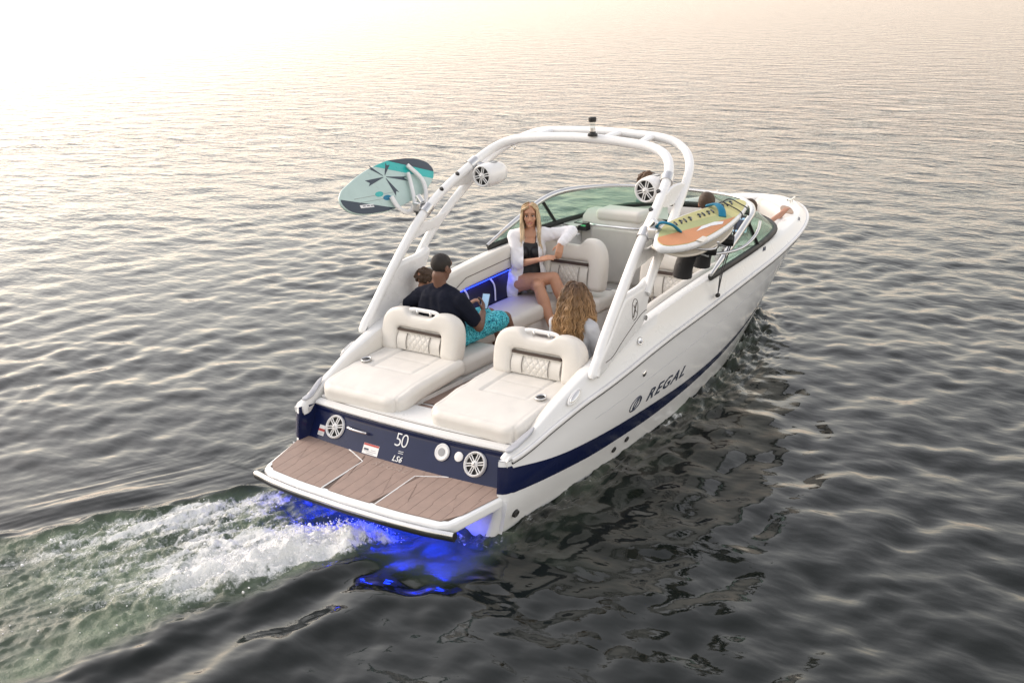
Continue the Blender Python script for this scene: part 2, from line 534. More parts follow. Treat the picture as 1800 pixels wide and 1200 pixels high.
    lace = 1 - np.abs(mfbm(wk, a_ * 4.2 + 2 * turb, b_ * 7.5 - turb, 4, .6)) * 2.6
    dens = np.zeros_like(x)
    dens += 1.25 * np.exp(-((nn + 0.56) / 0.34) ** 2) * sstep(0.35, 0.6, s) * sstep(2.7, 0.9, s)
    dens += 0.62 * np.exp(-((nn - 0.72) / 0.26) ** 2) * sstep(0.3, 0.6, s) * sstep(3.4, 0.6, s)
    dens += 0.52 * np.exp(-((nn - 0.05) / 0.50) ** 2) * sstep(0.45, 0.9, s) * sstep(3.6, 0.9, s)
    dens += 0.16 * sstep(0.6, 1.4, s) * sstep(6, 2.5, s)
    dens *= inwake
    fade = 0.50 + 0.50 * sstep(2.5, 0.9, s)
    foam = np.clip(dens * 0.95 + fade * (0.62 * fn + 0.42 * (lace - .40)) * inwake - 0.20, 0, 1)
    side = near ** .7 * (0.12 + 1.0 * np.maximum(mfbm(hb, x * 5.5 + 3, y * 11, 5, .65), 0)) * sstep(6.5, 5.8, x)
    foam = np.clip(foam + np.clip(side - 0.15, 0, 1) * 1.7, 0, 1)
    aer = np.clip(inwake * (0.55 + 0.8 * mfbm(wk, a_ * 1.1, b_ * 2.0, 3)) * sstep(7, 2.5, s), 0, 1)
    aer = np.maximum(aer, inwake * sstep(1.3, 0.5, s) * (0.45 + 0.45 * sstep(.5, .9, s)))
    aer = np.maximum(aer, 0.35 * near * (0.4 + mfbm(hb, x * 2, y * 4, 3)))
    aer = np.maximum(aer, sstep(1.25, 1.0, np.abs(y)) * sstep(0.15, -.1, x) * sstep(-1.1, -.6, x) * .40)

    me = bpy.data.meshes.new('water')
    nv = nx * ny
    co = np.stack([x, y, h], 1).astype(np.float32)
    me.vertices.add(nv); me.vertices.foreach_set('co', co.ravel())
    idx = np.arange(nv, dtype=np.int32).reshape(nx, ny)
    q = np.stack([idx[:-1, :-1], idx[1:, :-1], idx[1:, 1:], idx[:-1, 1:]], -1).reshape(-1, 4)
    nf = len(q)
    me.loops.add(nf * 4); me.loops.foreach_set('vertex_index', q.ravel())
    me.polygons.add(nf)
    me.polygons.foreach_set('loop_start', np.arange(0, nf * 4, 4, dtype=np.int32))
    me.polygons.foreach_set('use_smooth', np.ones(nf, dtype=bool))
    me.update(calc_edges=True)
    for nm, arr in (('foam', foam), ('aer', aer)):
        at = me.attributes.new(nm, 'FLOAT', 'POINT'); at.data.foreach_set('value', arr.astype(np.float32))
    o = bpy.data.objects.new('water', me); COL.objects.link(o)
    o['kind'] = 'structure'
    # material
    m = bpy.data.materials.new('water'); m.use_nodes = True
    n, l, b = nodes_of(m)
    def N(t, **kw):
        z = n.new(t)
        for k, v in kw.items(): z.inputs[k].default_value = v
        return z
    tc = N('ShaderNodeTexCoord')
    af = N('ShaderNodeAttribute'); af.attribute_name = 'foam'
    aa = N('ShaderNodeAttribute'); aa.attribute_name = 'aer'
    mp = N('ShaderNodeMapping'); mp.inputs['Rotation'].default_value = (0, 0, -math.radians(238)); mp.inputs['Scale'].default_value = (1.0, 0.5, 1)
    l.new(tc.outputs['Object'], mp.inputs[0])
    # foam detail
    f1 = N('ShaderNodeTexNoise', Scale=34.0, Detail=8.0, Roughness=0.72, Distortion=0.9)
    l.new(tc.outputs['Object'], f1.inputs['Vector'])
    ma = N('ShaderNodeMath'); ma.operation = 'MULTIPLY_ADD'; ma.inputs[1].default_value = 1.1; ma.inputs[2].default_value = -0.55
    l.new(f1.outputs[0], ma.inputs[0])
    ad = N('ShaderNodeMath'); ad.operation = 'ADD'
    l.new(af.outputs['Fac'], ad.inputs[0]); l.new(ma.outputs[0], ad.inputs[1])
    mr = N('ShaderNodeMapRange'); mr.interpolation_type = 'SMOOTHSTEP'
    mr.inputs[1].default_value = 0.22; mr.inputs[2].default_value = 0.72
    l.new(ad.outputs[0], mr.inputs[0])
    # colours
    c1 = N('ShaderNodeMix'); c1.data_type = 'RGBA'
    c1.inputs[6].default_value = (0.005, 0.007, 0.006, 1); c1.inputs[7].default_value = (0.135, 0.185, 0.12, 1)
    l.new(aa.outputs['Fac'], c1.inputs[0])
    c2 = N('ShaderNodeMix'); c2.data_type = 'RGBA'
    c2.inputs[7].default_value = (0.76, 0.77, 0.76, 1)
    l.new(mr.outputs[0], c2.inputs[0]); l.new(c1.outputs[2], c2.inputs[6])
    l.new(c2.outputs[2], b.inputs['Base Color'])
    b.inputs['IOR'].default_value = 1.333
    r1 = N('ShaderNodeMapRange'); r1.inputs[3].default_value = 0.06; r1.inputs[4].default_value = 0.75
    l.new(mr.outputs[0], r1.inputs[0]); l.new(r1.outputs[0], b.inputs['Roughness'])
    # ripples
    n1 = N('ShaderNodeTexNoise', Scale=2.6, Detail=3.0, Roughness=0.55)
    n2 = N('ShaderNodeTexNoise', Scale=7.0, Detail=4.0, Roughness=0.6)
    n3 = N('ShaderNodeTexNoise', Scale=30.0, Detail=6.0, Roughness=0.7)
    l.new(mp.outputs[0], n1.inputs['Vector']); l.new(mp.outputs[0], n2.inputs['Vector']); l.new(tc.outputs['Object'], n3.inputs['Vector'])
    n0 = N('ShaderNodeTexNoise', Scale=1.5, Detail=4.0, Roughness=0.6)
    l.new(mp.outputs[0], n0.inputs['Vector'])
    ln = N('ShaderNodeVectorMath'); ln.operation = 'LENGTH'; l.new(tc.outputs['Object'], ln.inputs[0])
    fr_ = N('ShaderNodeMapRange'); fr_.inputs[1].default_value = 6.0; fr_.inputs[2].default_value = 24.0; fr_.inputs[3].default_value = 0.0; fr_.inputs[4].default_value = 0.85
    l.new(ln.outputs['Value'], fr_.inputs[0])
    b0 = N('ShaderNodeBump', Distance=0.26)
    l.new(n0.outputs[0], b0.inputs['Height']); l.new(fr_.outputs[0], b0.inputs['Strength'])
    b1 = N('ShaderNodeBump', Strength=0.45, Distance=0.045)
    b2 = N('ShaderNodeBump', Distance=0.024)
    f2_ = N('ShaderNodeMapRange'); f2_.inputs[1].default_value = 4.0; f2_.inputs[2].default_value = 16.0; f2_.inputs[3].default_value = 0.10; f2_.inputs[4].default_value = 0.55
    l.new(ln.outputs['Value'], f2_.inputs[0]); l.new(f2_.outputs[0], b2.inputs['Strength'])
    b3 = N('ShaderNodeBump', Distance=0.02)
    l.new(n1.outputs[0], b1.inputs['Height']); l.new(n2.outputs[0], b2.inputs['Height']); l.new(n3.outputs[0], b3.inputs['Height'])
    l.new(b0.outputs[0], b1.inputs['Normal']); l.new(b1.outputs[0], b2.inputs['Normal']); l.new(b2.outputs[0], b3.inputs['Normal'])
    ms = N('ShaderNodeMath'); ms.operation = 'MAXIMUM'; l.new(mr.outputs[0], ms.inputs[0]); l.new(aa.outputs['Fac'], ms.inputs[1])
    mm = N('ShaderNodeMath'); mm.operation = 'MULTIPLY'; mm.inputs[1].default_value = 0.9; l.new(ms.outputs[0], mm.inputs[0])
    l.new(mm.outputs[0], b3.inputs['Strength'])
    l.new(b3.outputs[0], b.inputs['Normal'])
    me.materials.append(m)
    return x, y, h, foam, plume

WX, WY, WH, WFOAM, WPL = build_water()

# flying drops and froth over the wake
def build_spray():
    rs = np.random.RandomState(5)
    w = np.clip(WFOAM, 0, 1) ** 1.5 * (WX < -0.45) * (WX > -3.5)
    w = w * (0.25 + WPL)
    p = w / w.sum()
    pick = rs.choice(len(WX), 1500, p=p)
    t = (1 + 5 ** .5) / 2
    ico = np.array([(-1,t,0),(1,t,0),(-1,-t,0),(1,-t,0),(0,-1,t),(0,1,t),(0,-1,-t),(0,1,-t),(t,0,-1),(t,0,1),(-t,0,-1),(-t,0,1)]) / math.sqrt(1 + t * t)
    fc = [(0,11,5),(0,5,1),(0,1,7),(0,7,10),(0,10,11),(1,5,9),(5,11,4),(11,10,2),(10,7,6),(7,1,8),(3,9,4),(3,4,2),(3,2,6),(3,6,8),(3,8,9),(4,9,5),(2,4,11),(6,2,10),(8,6,7),(9,8,1)]
    mb = MB()
    for i in pick:
        r = rs.uniform(.0025, .006) * (1 + 1.2 * (rs.rand() < .1))
        up = abs(rs.normal(0, .035)) * (0.3 + WPL[i])
        c = np.array([WX[i] + rs.normal(0, .02), WY[i] + rs.normal(0, .02), WH[i] + up])
        mb.add(ico * r * rs.uniform(.7, 1.3, 3) + c, fc)
    o = mb.build('water_spray', 'decal_white', None, origin=(-1, 0.5, 0))
    tag(o, 'white spray drops flying over the churned wake behind the boat', 'spray', kind='stuff')
build_spray()
# ------------------------------------------------------------------ the boat
BOAT = empty('motorboat', (0, 0, 0))
tag(BOAT, 'white bowrider motorboat with navy stripe, forward-raked tower and cream upholstery under way', 'boat')

# --- lines of the hull -------------------------------------------------
NS = 96
SHEER = catmull([(-0.06, 1.085, 0), (0.3, 1.15, 0), (0.7, 1.21, 0), (1.2, 1.265, 0), (2.0, 1.295, 0), (3.0, 1.295, 0), (4.0, 1.25, 0), (4.8, 1.165, 0),
                 (5.5, 1.045, 0), (6.1, 0.88, 0), (6.5, 0.71, 0), (6.83, 0.50, 0), (7.02, 0.28, 0), (7.09, 0.0, 0)], NS)
def rail_z(x): return np.interp(x, [-.1, 0.1, 0.3, 0.7, 1.65, 2.05, 3.05, 3.8, 5, 6.2, 7.1], [.595, .625, .70, .805, .965, 1.015, 1.10, 1.145, 1.18, 1.195, 1.20])
def crest_z(x): return np.interp(x, [-.1, 0.08, 0.3, 0.54, 0.9, 1.3, 1.7, 2.18, 2.83, 3.4, 4.2, 5, 6.2, 7.1], [.632, .658, .77, .88, 1.0, 1.10, 1.185, 1.245, 1.30, 1.315, 1.315, 1.295, 1.275, 1.265])
def smooth1(f, x, w=.12): return sum(f(x + d) for d in (-w, -w/2, 0, w/2, w)) / 5
SHEER[:, 2] = smooth1(rail_z, SHEER[:, 0])
CHINE = catmull([(-0.12, .985, 0.0), (1, 1.01, 0.0), (2, 1.01, 0.01), (3, 0.97, 0.03), (4, 0.86, 0.07), (4.8, 0.70, 0.13), (5.4, 0.52, 0.22),
                 (5.9, 0.33, 0.35), (6.25, 0.17, 0.50), (6.5, 0.04, 0.66), (6.56, 0.0, 0.70)], NS)
KEEL = catmull([(-0.12, 0, -.42), (2, 0, -.42), (4, 0, -.38), (5, 0, -.25), (5.7, 0, -.02), (6.2, 0, .28), (6.56, 0, .69)], NS)
T_ = np.linspace(0, 1, NS)
NVv = 14
SIDE = np.zeros((NS, NVv, 3))
for j in range(NVv):
    v = j / (NVv - 1)
    bow = sstep(.45, .95, T_)[:, None]
    P = CHINE * (1 - v) + SHEER * v
    # flare: lower part stays fine forward, topsides slightly convex aft
    bul = (0.045 * math.sin(PI * v) ** 1.2) * (1 - bow) - 0.05 * math.sin(PI * v) * bow
    nrm = np.gradient(SHEER, axis=0)[:, [1, 0, 2]] * [-1, 1, 0]
    nrm = np.stack([-np.gradient(SHEER[:, 1]), np.gradient(SHEER[:, 0]), np.zeros(NS)], 1)
    nrm /= np.linalg.norm(nrm, axis=1)[:, None]
    nrm[-1] = (1, 0, 0)
    P = P + nrm * bul
    P[-1, 1] = 0
    SIDE[:, j] = P

def side_y(x, z):
    """half-breadth of the topsides at x, z (arrays)"""
    x = np.atleast_1d(x).astype(float); z = np.atleast_1d(z).astype(float)
    out = np.zeros_like(x)
    for i in range(len(x)):
        zz = []; yy = []
        for j in range(NVv):
            zz.append(np.interp(x[i], SIDE[:, j, 0], SIDE[:, j, 2])); yy.append(np.interp(x[i], SIDE[:, j, 0], SIDE[:, j, 1]))
        out[i] = np.interp(z[i], zz, yy)
    return out

def loft(rows, closed=False):
    rows = np.asarray(rows, float); a, b = rows.shape[:2]
    V = rows.reshape(-1, 3); F = []
    for i in range(a - 1):
        for j in range(b - 1 + (1 if closed else 0)):
            j2 = (j + 1) % b
            F.append([i*b+j, i*b+j2, (i+1)*b+j2, (i+1)*b+j])
    return V, F
MIR = np.array([1, -1, 1])

hull = MB()
for sg in (1, -1):
    M = np.array([1, sg, 1])
    V, F = loft(SIDE * M); hull.add(V, F)
    bot = np.stack([CHINE, CHINE * [1, .97, 1] - [0, 0, .03], KEEL * .5 + CHINE * .5 - [0, 0, .03], KEEL], 1)
    V, F = loft(bot * M); hull.add(V, F)
    # transom end wings: from the side's aft edge in to the recessed panel
    ed = SIDE[0]
    cor = [ed + np.array(d_) for d_ in ((0, 0, 0), (-.016, -.004, 0), (-.034, -.014, 0), (-.052, -.034, 0), (-.062, -.056, 0), (-.064, -.073, 0))]
    # the top of the quarter closes over to the ledge
    V, F = loft(np.stack(cor) * M); hull.add(V, F)
    capr = [np.array([q[-1] + np.array([k_, -.0 * k_, .004]) for q in cor]) for k_ in (0, .05, .16)]
    V, F = loft(np.stack(capr) * M); hull.add(V, F)
hull_o = hull.build('hull', 'gelcoat', BOAT, angle=40)
tm = MB()
tm.add([(-.15, 1.1, .31), (-.15, -1.1, .31), (-.13, -1.02, 0), (-.11, 0, -.42), (-.13, 1.02, 0)], [[0, 1, 2, 3, 4]])
tm.build('lower_transom', 'gelcoat', BOAT)

# crease lines along the topsides
for sg in (1, -1):
    mb = MB()
    xs = np.linspace(0.9, 6.3, 60); zs = np.interp(xs, [0.9, 2, 4, 6.3], [.62, .74, .93, 1.08])
    ys = side_y(xs, zs)
    P = np.stack([xs, sg * (ys + .0), zs], 1)
    mb.add(*tube(P, 0.002, 6)); mb.build('spray_crease', 'pad_grey', BOAT)

# navy band: a laid-on strip wrapping round the quarters
def ztop(x): return np.interp(x, [-.15, .3, .56, 1.43, 2.45, 3.15, 3.8, 4.5, 5.3, 6.15], [.565, .485, .452, .41, .385, .41, .475, .57, .70, .86])
def zbot(x): return np.interp(x, [-.15, .28, 1.0, 2.0, 2.75, 3.6, 4.3, 5.3, 6.15], [.36, .315, .255, .235, .28, .375, .50, .665, .845])
for sg in (1, -1):
    xs = np.linspace(-0.05, 6.1, 90)
    rows = []
    for v in np.linspace(0, 1, 5):
        z = smooth1(zbot, xs, .2) * (1 - v) + smooth1(ztop, xs, .2) * v
        y = side_y(xs, z) + 0.004
        rows.append(np.stack([xs, sg * y, z], 1))
    rows = np.array(rows)
    # wrap round the quarter on to the aft face, following the hull's own corner
    zz = np.linspace(float(zbot(-.15)), float(ztop(-.15)), 5)
    e0 = np.stack([np.interp(zz, SIDE[0, :, 2], SIDE[0, :, k]) for k in range(3)], 1) * [1, sg, 1]
    wr = [e0 + np.array(d_) * [1, sg, 1] for d_ in ((-.0685, -.075, 0), (-.0665, -.055, 0), (-.0555, -.031, 0), (-.0365, -.010, 0), (-.017, .0005, 0), (.0, .0045, 0))]
    rows = np.concatenate([np.stack(wr, 1), rows], 1)
    V, F = loft(rows)
    mesh_obj('navy_band', V, F, 'navy', BOAT, angle=50)

# rub rail
for sg in (1, -1):
    P = SHEER * [1, sg, 1] + np.stack([np.zeros(NS), np.full(NS, sg * .006), np.zeros(NS)], 1)
    mb = MB(); mb.add(*tube(P, 0.019, 8, flat=(.8, 1.0))); rr = mb.build('rub_rail', 'white_plastic', BOAT)
    mb = MB(); P2 = P + [0, 0, -.021]; mb.add(*tube(P2, 0.009, 6)); mb.build('rail_insert', 'rubber', rr)

# --- deck / coaming --------------------------------------------------
tan = np.gradient(SHEER, axis=0); INN = np.stack([tan[:, 1], -tan[:, 0], np.zeros(NS)], 1)
INN /= np.linalg.norm(INN, axis=1)[:, None]; INN[-1] = (-1, 0, 0)
CZ = smooth1(crest_z, SHEER[:, 0], .18)
def rim(d, z):
    P = SHEER + INN * np.asarray(d)[:, None] if np.ndim(d) else SHEER + INN * d
    P = P.copy(); P[:, 1] = np.maximum(P[:, 1], 0); P[:, 2] = z
    return P
xs_ = SHEER[:, 0]
bowf = sstep(4.6, 5.6, xs_)            # bow deck gets wider
wtop = np.interp(xs_, [0, .3, .9], [.085, .11, .20]) + 0.05 * bowf + 0.10 * sstep(6.2, 6.9, xs_)
zr_ = SHEER[:, 2]
COCK = 0.30
fo = np.clip(wtop / .20, .3, 1)
rows = [rim(0.004, zr_ + .008), rim(0.022 * fo, np.minimum(zr_ + .03, CZ - .01)), rim(0.055 * fo, zr_ * .35 + CZ * .65), rim(0.082 * fo, CZ - .006), rim(0.10 * fo, CZ), rim(wtop - .03 * fo, CZ), rim(wtop, CZ - .018), rim(wtop + .01, CZ - .10), rim(wtop + .02, np.interp(xs_, [.30, .45, 4.2, 5.2, 6.3, 7.1], [.60, COCK, COCK, .55, .80, .98]))]
for i_ in range(NS):
    for k_ in (-2, -1):
        q_ = rows[k_][i_]
        q_[0] = min(q_[0], np.interp(q_[2], SIDE[-1, :, 2], SIDE[-1, :, 0]) - .05)
        q_[1] = min(q_[1], max(0.0, side_y(q_[0], q_[2])[0] - .03))
rows_deck = list(rows)
deck = MB()
for sg in (1, -1):
    V, F = loft(np.stack(rows, 1) * np.array([1, sg, 1])); deck.add(V, F)
for sg in (1, -1):     # close the stern ends of the coamings down to the quarter tops
    e0 = np.array([r_[0] for r_ in rows[:8]])
    e1 = e0 + [-.05, 0, 0]; e1[:, 2] = np.minimum(e1[:, 2], .606)
    e2 = e1.copy(); e2[:, 2] = .56; e2[:, 0] += .004
    V, F = loft(np.stack([e0, e1 * .3 + e0 * .7 + [-.012, 0, .0], e1, e2]) * np.array([1, sg, 1])); deck.add(V, F)
deck.build('deck', 'deck_white', BOAT, angle=50)

# soles
mb = MB()
mb.add([(-.02, 1.0, COCK), (-.02, -1.0, COCK), (3.6, -1.0, COCK), (5.0, -.6, COCK), (5.0, .6, COCK), (3.6, 1.0, COCK)], [[0, 1, 2, 3, 4, 5]])
mb.add([(5.0, .5, COCK), (5.0, -.5, COCK), (5.55, -.22, COCK), (5.55, .22, COCK)], [[0, 1, 2, 3]])
mb.build('cockpit_sole', 'eva', BOAT)

# stern quarter caps (grey non-skid pads at the ends of the coamings)
for sg in (1, -1):
    O = catmull([(-.045, 1.055), (.06, 1.075), (.20, 1.10), (.24, 1.085), (.16, 1.045), (.02, 1.01), (-.04, 1.015)], 40, True)
    V, F = pillow(O, .02, .008)
    z0 = np.interp(V[:, 0], [-.1, .05, .25], [.648, .668, .762])
    V = np.stack([V[:, 0], V[:, 1] * sg, V[:, 2] + z0], 1)
    mesh_obj('quarter_pad', V, F, 'pad_grey', BOAT)

# --- transom ----------------------------------------------------------
TB, TT = (-0.055, 0.345), (0.085, 0.598)      # (x,z) bottom and top of the panel
def tpt(y, v, off=0.0):
    """point on the transom panel; v 0 bottom..1 top; off = proud of it (towards aft)"""
    bow_ = 0.05 * (1 - (y / 1.05) ** 2)
    x = TB[0] + (TT[0] - TB[0]) * v - bow_; z = TB[1] + (TT[1] - TB[1]) * v
    nx, nz = -(TT[1] - TB[1]), (TT[0] - TB[0]); L = math.hypot(nx, nz)
    return np.array([x + off * nx / L, y, z + off * nz / L])
ys = np.linspace(-.99, .99, 41)
V, F = loft(np.array([[tpt(y, v, 0.018 * math.exp(-((v - .93) / .07) ** 2)) for v in np.linspace(-.05, 1.0, 22)] for y in ys]))
tr_o = mesh_obj('transom_panel', V, F, 'navy', BOAT)
# side returns of the recess
for sg in (1, -1):
    mb = MB()
    a = [tpt(sg * .99, v) for v in np.linspace(-.05, 1, 6)]
    b = [np.array([np.interp(z, SIDE[0, :, 2], SIDE[0, :, 0]) - .066, sg * (np.interp(z, SIDE[0, :, 2], SIDE[0, :, 1]) - .072), z]) for z in np.linspace(.30, .62, 6)]
    mb.add(*loft(np.array([a, b]))); mb.build('recess_return', 'navy', tr_o)
# white ledge on top, in two steps with a dark seam
V, F = loft(np.array([[(tpt(y, 1)[0] - .028, y, .597), (tpt(y, 1)[0] - .036, y, .612), (tpt(y, 1)[0] - .028, y, .628), (tpt(y, 1)[0] + .035, y, .634),
                       (tpt(y, 1)[0] + .036, y, .629), (tpt(y, 1)[0] + .042, y, .629), (tpt(y, 1)[0] + .043, y, .650), (.24, y, .656), (.34, y, .658)] for y in ys]))
mesh_obj('transom_ledge', V, F, 'deck_white', BOAT, angle=30)
mb = MB(); P = [tpt(y, 1) + np.array([.0385, 0, .0335]) for y in ys]; mb.add(*tube(P, .0045, 6)); mb.build('hatch_seam', 'piping', tr_o)

def transom_disc(y, v, prof, m, name, parent, seg=28):
    V, F = lathe(prof, seg)
    w = np.array([-(TT[1] - TB[1]), 0, (TT[0] - TB[0])]); w /= np.linalg.norm(w)
    u = np.array([0, -1, 0]); vv = np.cross(w, u)
    return mesh_obj(name, basis(u, vv, w, tpt(y, v))(V), F, m, parent, angle=35)

def speaker_face(name, parent, frame, R, m='white_plastic'):
    """ring, six twin spokes, hub and dark cone; frame maps local (u,v,w) with w outwards"""
    ring = MB()
    th = np.linspace(0, 2 * PI, 37)[:-1]
    V, F = lathe([(R * .80, .0), (R * .82, .016), (R * .90, .024), (R * .98, .018), (R, .006), (R, -.006), (R * .8, -.006)], 36)
    ring.add(V, F[:-2])
    for k in range(6):
        a = 2 * PI * k / 6 + .26
        for s in (-1, 1):
            c, sn = math.cos(a), math.sin(a)
            o = s * R * .105
            p0 = np.array([c * R * .2 - sn * o * .8, sn * R * .2 + c * o * .8, .012]); p1 = np.array([c * R * .84 - sn * o, sn * R * .84 + c * o, .014])
            ring.add(*tube([p0, p1], R * .05, 6))
    V, F = lathe([(R * .27, 0), (R * .27, .016), (R * .2, .022)], 20); ring.add(V, F)
    g = mesh_obj(name, frame(np.array(ring.V)), ring.F, m, parent, angle=40)
    V, F = lathe([(R * .82, .004), (R * .82, .0035)], 28)
    mesh_obj('speaker_cone', frame(V), F, 'rubber', g if parent is BOAT else parent)
    V, F = lathe([(R * .12, .02), (R * .12, .028), (R * .07, .034)], 16)
    mesh_obj('hub_cap', frame(V), F, 'alu', g if parent is BOAT else parent)
    return g
_w = np.array([-(TT[1] - TB[1]), 0, (TT[0] - TB[0])]); _w /= np.linalg.norm(_w)
_u = np.array([0, -1.0, 0]); _v = np.cross(_w, _u)
for y in (.715, -.718):
    speaker_face('stern_speaker', BOAT, basis(_u, _v, _w, tpt(y, .49, .003)), .098)
# grab handle
mb = MB()
P = catmull([tpt(.55, .58, .0), tpt(.545, .58, .045), tpt(.50, .565, .055), tpt(.45, .56, .058), tpt(.40, .56, .055), tpt(.355, .565, .045), tpt(.35, .57, .0)], 30)
mb.add(*tube(P, .011, 8)); mb.build('grab_handle', 'chrome', tr_o)
# filler cap, small cap
fc = transom_disc(-.405, .60, [(.066, 0), (.068, .012), (.058, .02), (.05, .017), (.03, .017)], 'white_plastic', 'shower_cap', tr_o)
transom_disc(-.405, .60, [(.032, .018), (.031, .0205)], 'grey_plastic', 'cap_mark', tr_o)
transom_disc(-.56, .585, [(.037, 0), (.038, .010), (.03, .014)], 'white_plastic', 'outlet_cap', tr_o)
def transom_text(s, y, v, size, m, name, **kw):
    V, F = text_mesh(s, size, **kw)
    W = np.array([tpt(y - a, v, .0035 + c) + _v * b for a, b, c in V])
    return mesh_obj(name, W, F, m, tr_o, smooth=False)
transom_text('50', .0, .62, .155, 'decal_silver', 'anniversary_number', bold=-.002, space=.82)
mb = MB(); mb.add(*box((0, 0, 0), (.05, .004, .002))); 
for k in range(2): mesh_obj('number_bar', np.array([tpt(-.02 - a, .34 - .05 * k, .003 + c) + _v * b for a, b, c in mb.V]), mb.F, 'decal_silver', tr_o, smooth=False)
transom_text('LS6', .0, .12, .062, 'decal_silver', 'model_lettering', shear=.3, bold=.001, space=1.1)
def transom_sticker(y, v, w, h, m, name):
    V, F = box((0, 0, 0), (w, h, .0015))
    return mesh_obj(name, np.array([tpt(y - a, v, .0015 + c) + _v * b for a, b, c in V]), F, m, tr_o, smooth=False)
def transom_sticker2(y, dy, v, dv, w, h, m, name):
    V, F = box((0, 0, 0), (w, h, .0012))
    return mesh_obj(name, np.array([tpt(y - dy - a, v, .003 + c) + _v * (b + dv) for a, b, c in V]), F, m, tr_o, smooth=False)
transom_sticker(.285, .17, .165, .085, 'decal_white', 'warning_sticker')
transom_sticker2(.285, 0, .17, .034, .16, .015, 'decal_red', 'sticker_stripe')
transom_sticker2(.285, -.045, .17, -.004, .05, .014, 'decal_dark', 'sticker_picture')
for k, ww in enumerate((.10, .13, .08)): transom_sticker2(.285, .0 if k else .03, .17, -.004 - .014 * k, ww if k else .05, .0035, 'grey_plastic', 'sticker_line')
transom_sticker(.865, .28, .07, .085, 'decal_white', 'warning_sticker')
transom_sticker2(.865, 0, .28, .002, .07, .02, 'decal_red', 'sticker_stripe')
for k in range(3): transom_sticker2(.865, 0, .28, -.016 - .009 * k, .055, .003, 'grey_plastic', 'sticker_line')

# --- swim platform -----------------------------------------------------
PL = empty('swim_platform', (-.35, 0, .29), BOAT)
PZ = .290
edge = [(-.02, 1.09), (-.06, 1.085), (-.30, 1.035), (-.57, .975), (-.635, .935), (-.665, .86), (-.70, .5), (-.715, 0)]
half_ = np.array(edge) * [1, .985]
O = np.vstack([half_, (half_ * [1, -1])[::-1][1:]])
V, F = pillow(O, .085, .022, 5)
mesh_obj('platform_slab', np.stack([V[:, 0], V[:, 1], V[:, 2] + PZ - .0425], 1), F, 'gelcoat', PL, angle=50)
# rubber bumper with bright insert along the aft edge
yy = np.linspace(1.0, -1.0, 40)
bx_ = np.interp(np.abs(yy), [0, .5, .86, 1.0], [-.725, -.712, -.678, -.635]); bx_ = np.convolve(np.pad(bx_, 2, 'edge'), np.ones(5) / 5, 'valid')
P = np.stack([bx_, yy, np.full(40, .222)], 1)
mb = MB(); mb.add(*tube(P, .034, 12)); bo = mb.build('bumper', 'rubber', PL, angle=60)
mb = MB(); mb.add(*tube(P + [-.012, 0, .018], .024, 10)); mb.build('bumper_insert', 'alu', bo if False else PL, angle=60)
# foam-teak pads: planks with jogged joints, laid on a dark backing
def front_x(y): return -0.036 - 0.05 * (1 - (y / 1.05) ** 2)
def aft_x(y): return np.interp(abs(y), [0, .5, .86, .90], [-.665, -.652, -.618, -.59])
def div(y):
    """x where the divider sits for |y| between .26 and .53 (centre pad forward of it)"""
    return np.interp(abs(y), [.265, .53], [-.19, front_x(.53)])
def side_y_pl(x): return np.interp(x, [-.62, -.57, -.06], [.90, .935, 1.045])
def strips(yl, x0f, x1f, name, z, jog=.018, gap=.003, parent=PL, seed=1, t=.006, m='eva'):
    """planks between successive y lines; x0f(y)..x1f(y) aft and forward ends"""
    rr = random.Random(seed)
    js = [rr.uniform(.25, .75) for _ in yl]
    def line(i, n=15):
        y0 = yl[i]
        pts = []
        for s in (0, .1, .2, js[i] - .025, js[i] + .025, .8, .9, 1.0):
            jg = jog * (-.5 if s <= js[i] else .5) if 0 < i < len(yl) - 1 else 0
            y = y0 + jg
            pts.append((s, y))
        return pts
    for i in range(len(yl) - 1):
        A = line(i); B = line(i + 1)
        pa = []; pb = []
        sg = 1 if yl[i + 1] > yl[i] else -1
        for (s, y), (s2, y2) in zip(A, B):
            ya = y + sg * gap / 2; yb = y2 - sg * gap / 2
            ya_c, yb_c = ya, yb
            a0, a1 = x0f(ya_c), x1f(ya_c); b0, b1 = x0f(yb_c), x1f(yb_c)
            pa.append((a0 + (a1 - a0) * s, ya)); pb.append((b0 + (b1 - b0) * s2, yb))
        n = len(pa)
        V = [(x, y, z) for x, y in pa] + [(x, y, z) for x, y in pb]
        V += [(x, y, z - t) for x, y in pa] + [(x, y, z - t) for x, y in pb]
        F = [[k, k + 1, n + k + 1, n + k] for k in range(n - 1)]
        F += [[2*n + k, k, k + 1, 2*n + k + 1][::-1] for k in range(n - 1)]
        F += [[3*n + k, n + k, n + k + 1, 3*n + k + 1] for k in range(n - 1)]
        F += [[0, n, 3*n, 2*n], [n-1, 2*n-1, 4*n-1, 3*n-1]]
        mesh_obj(name, V, F, m, parent, smooth=False)
strips(list(np.linspace(-.52, .52, 11)), aft_x if False else (lambda y: aft_x(y) if abs(y) < .262 else div(y)), front_x, 'plank', PZ + .0085, seed=2)
for sg in (1, -1):
    strips([sg * v for v in np.linspace(.275, .555, 4)], aft_x, lambda y: div(y) - .012, 'plank', PZ + .0085, seed=3 + sg)
    def fx(y): return min(front_x(y), np.interp(abs(y), [.9, 1.03], [front_x(.9), -.075]))
    def ax(y): return np.interp(abs(y), [.5, .86, .90, .93, 1.04], [-.652, -.618, -.595, -.54, -.10])
    strips([sg * v for v in np.linspace(.555, 1.035, 6)], ax, fx, 'plank', PZ + .0085, seed=8 + sg)
mb = MB(); q = [(front_x(y), y, PZ + .0025) for y in np.linspace(-1.0, 1.0, 21)] + [(ax(y) + .004, y, PZ + .0025) for y in np.linspace(1.0, -1.0, 21)]
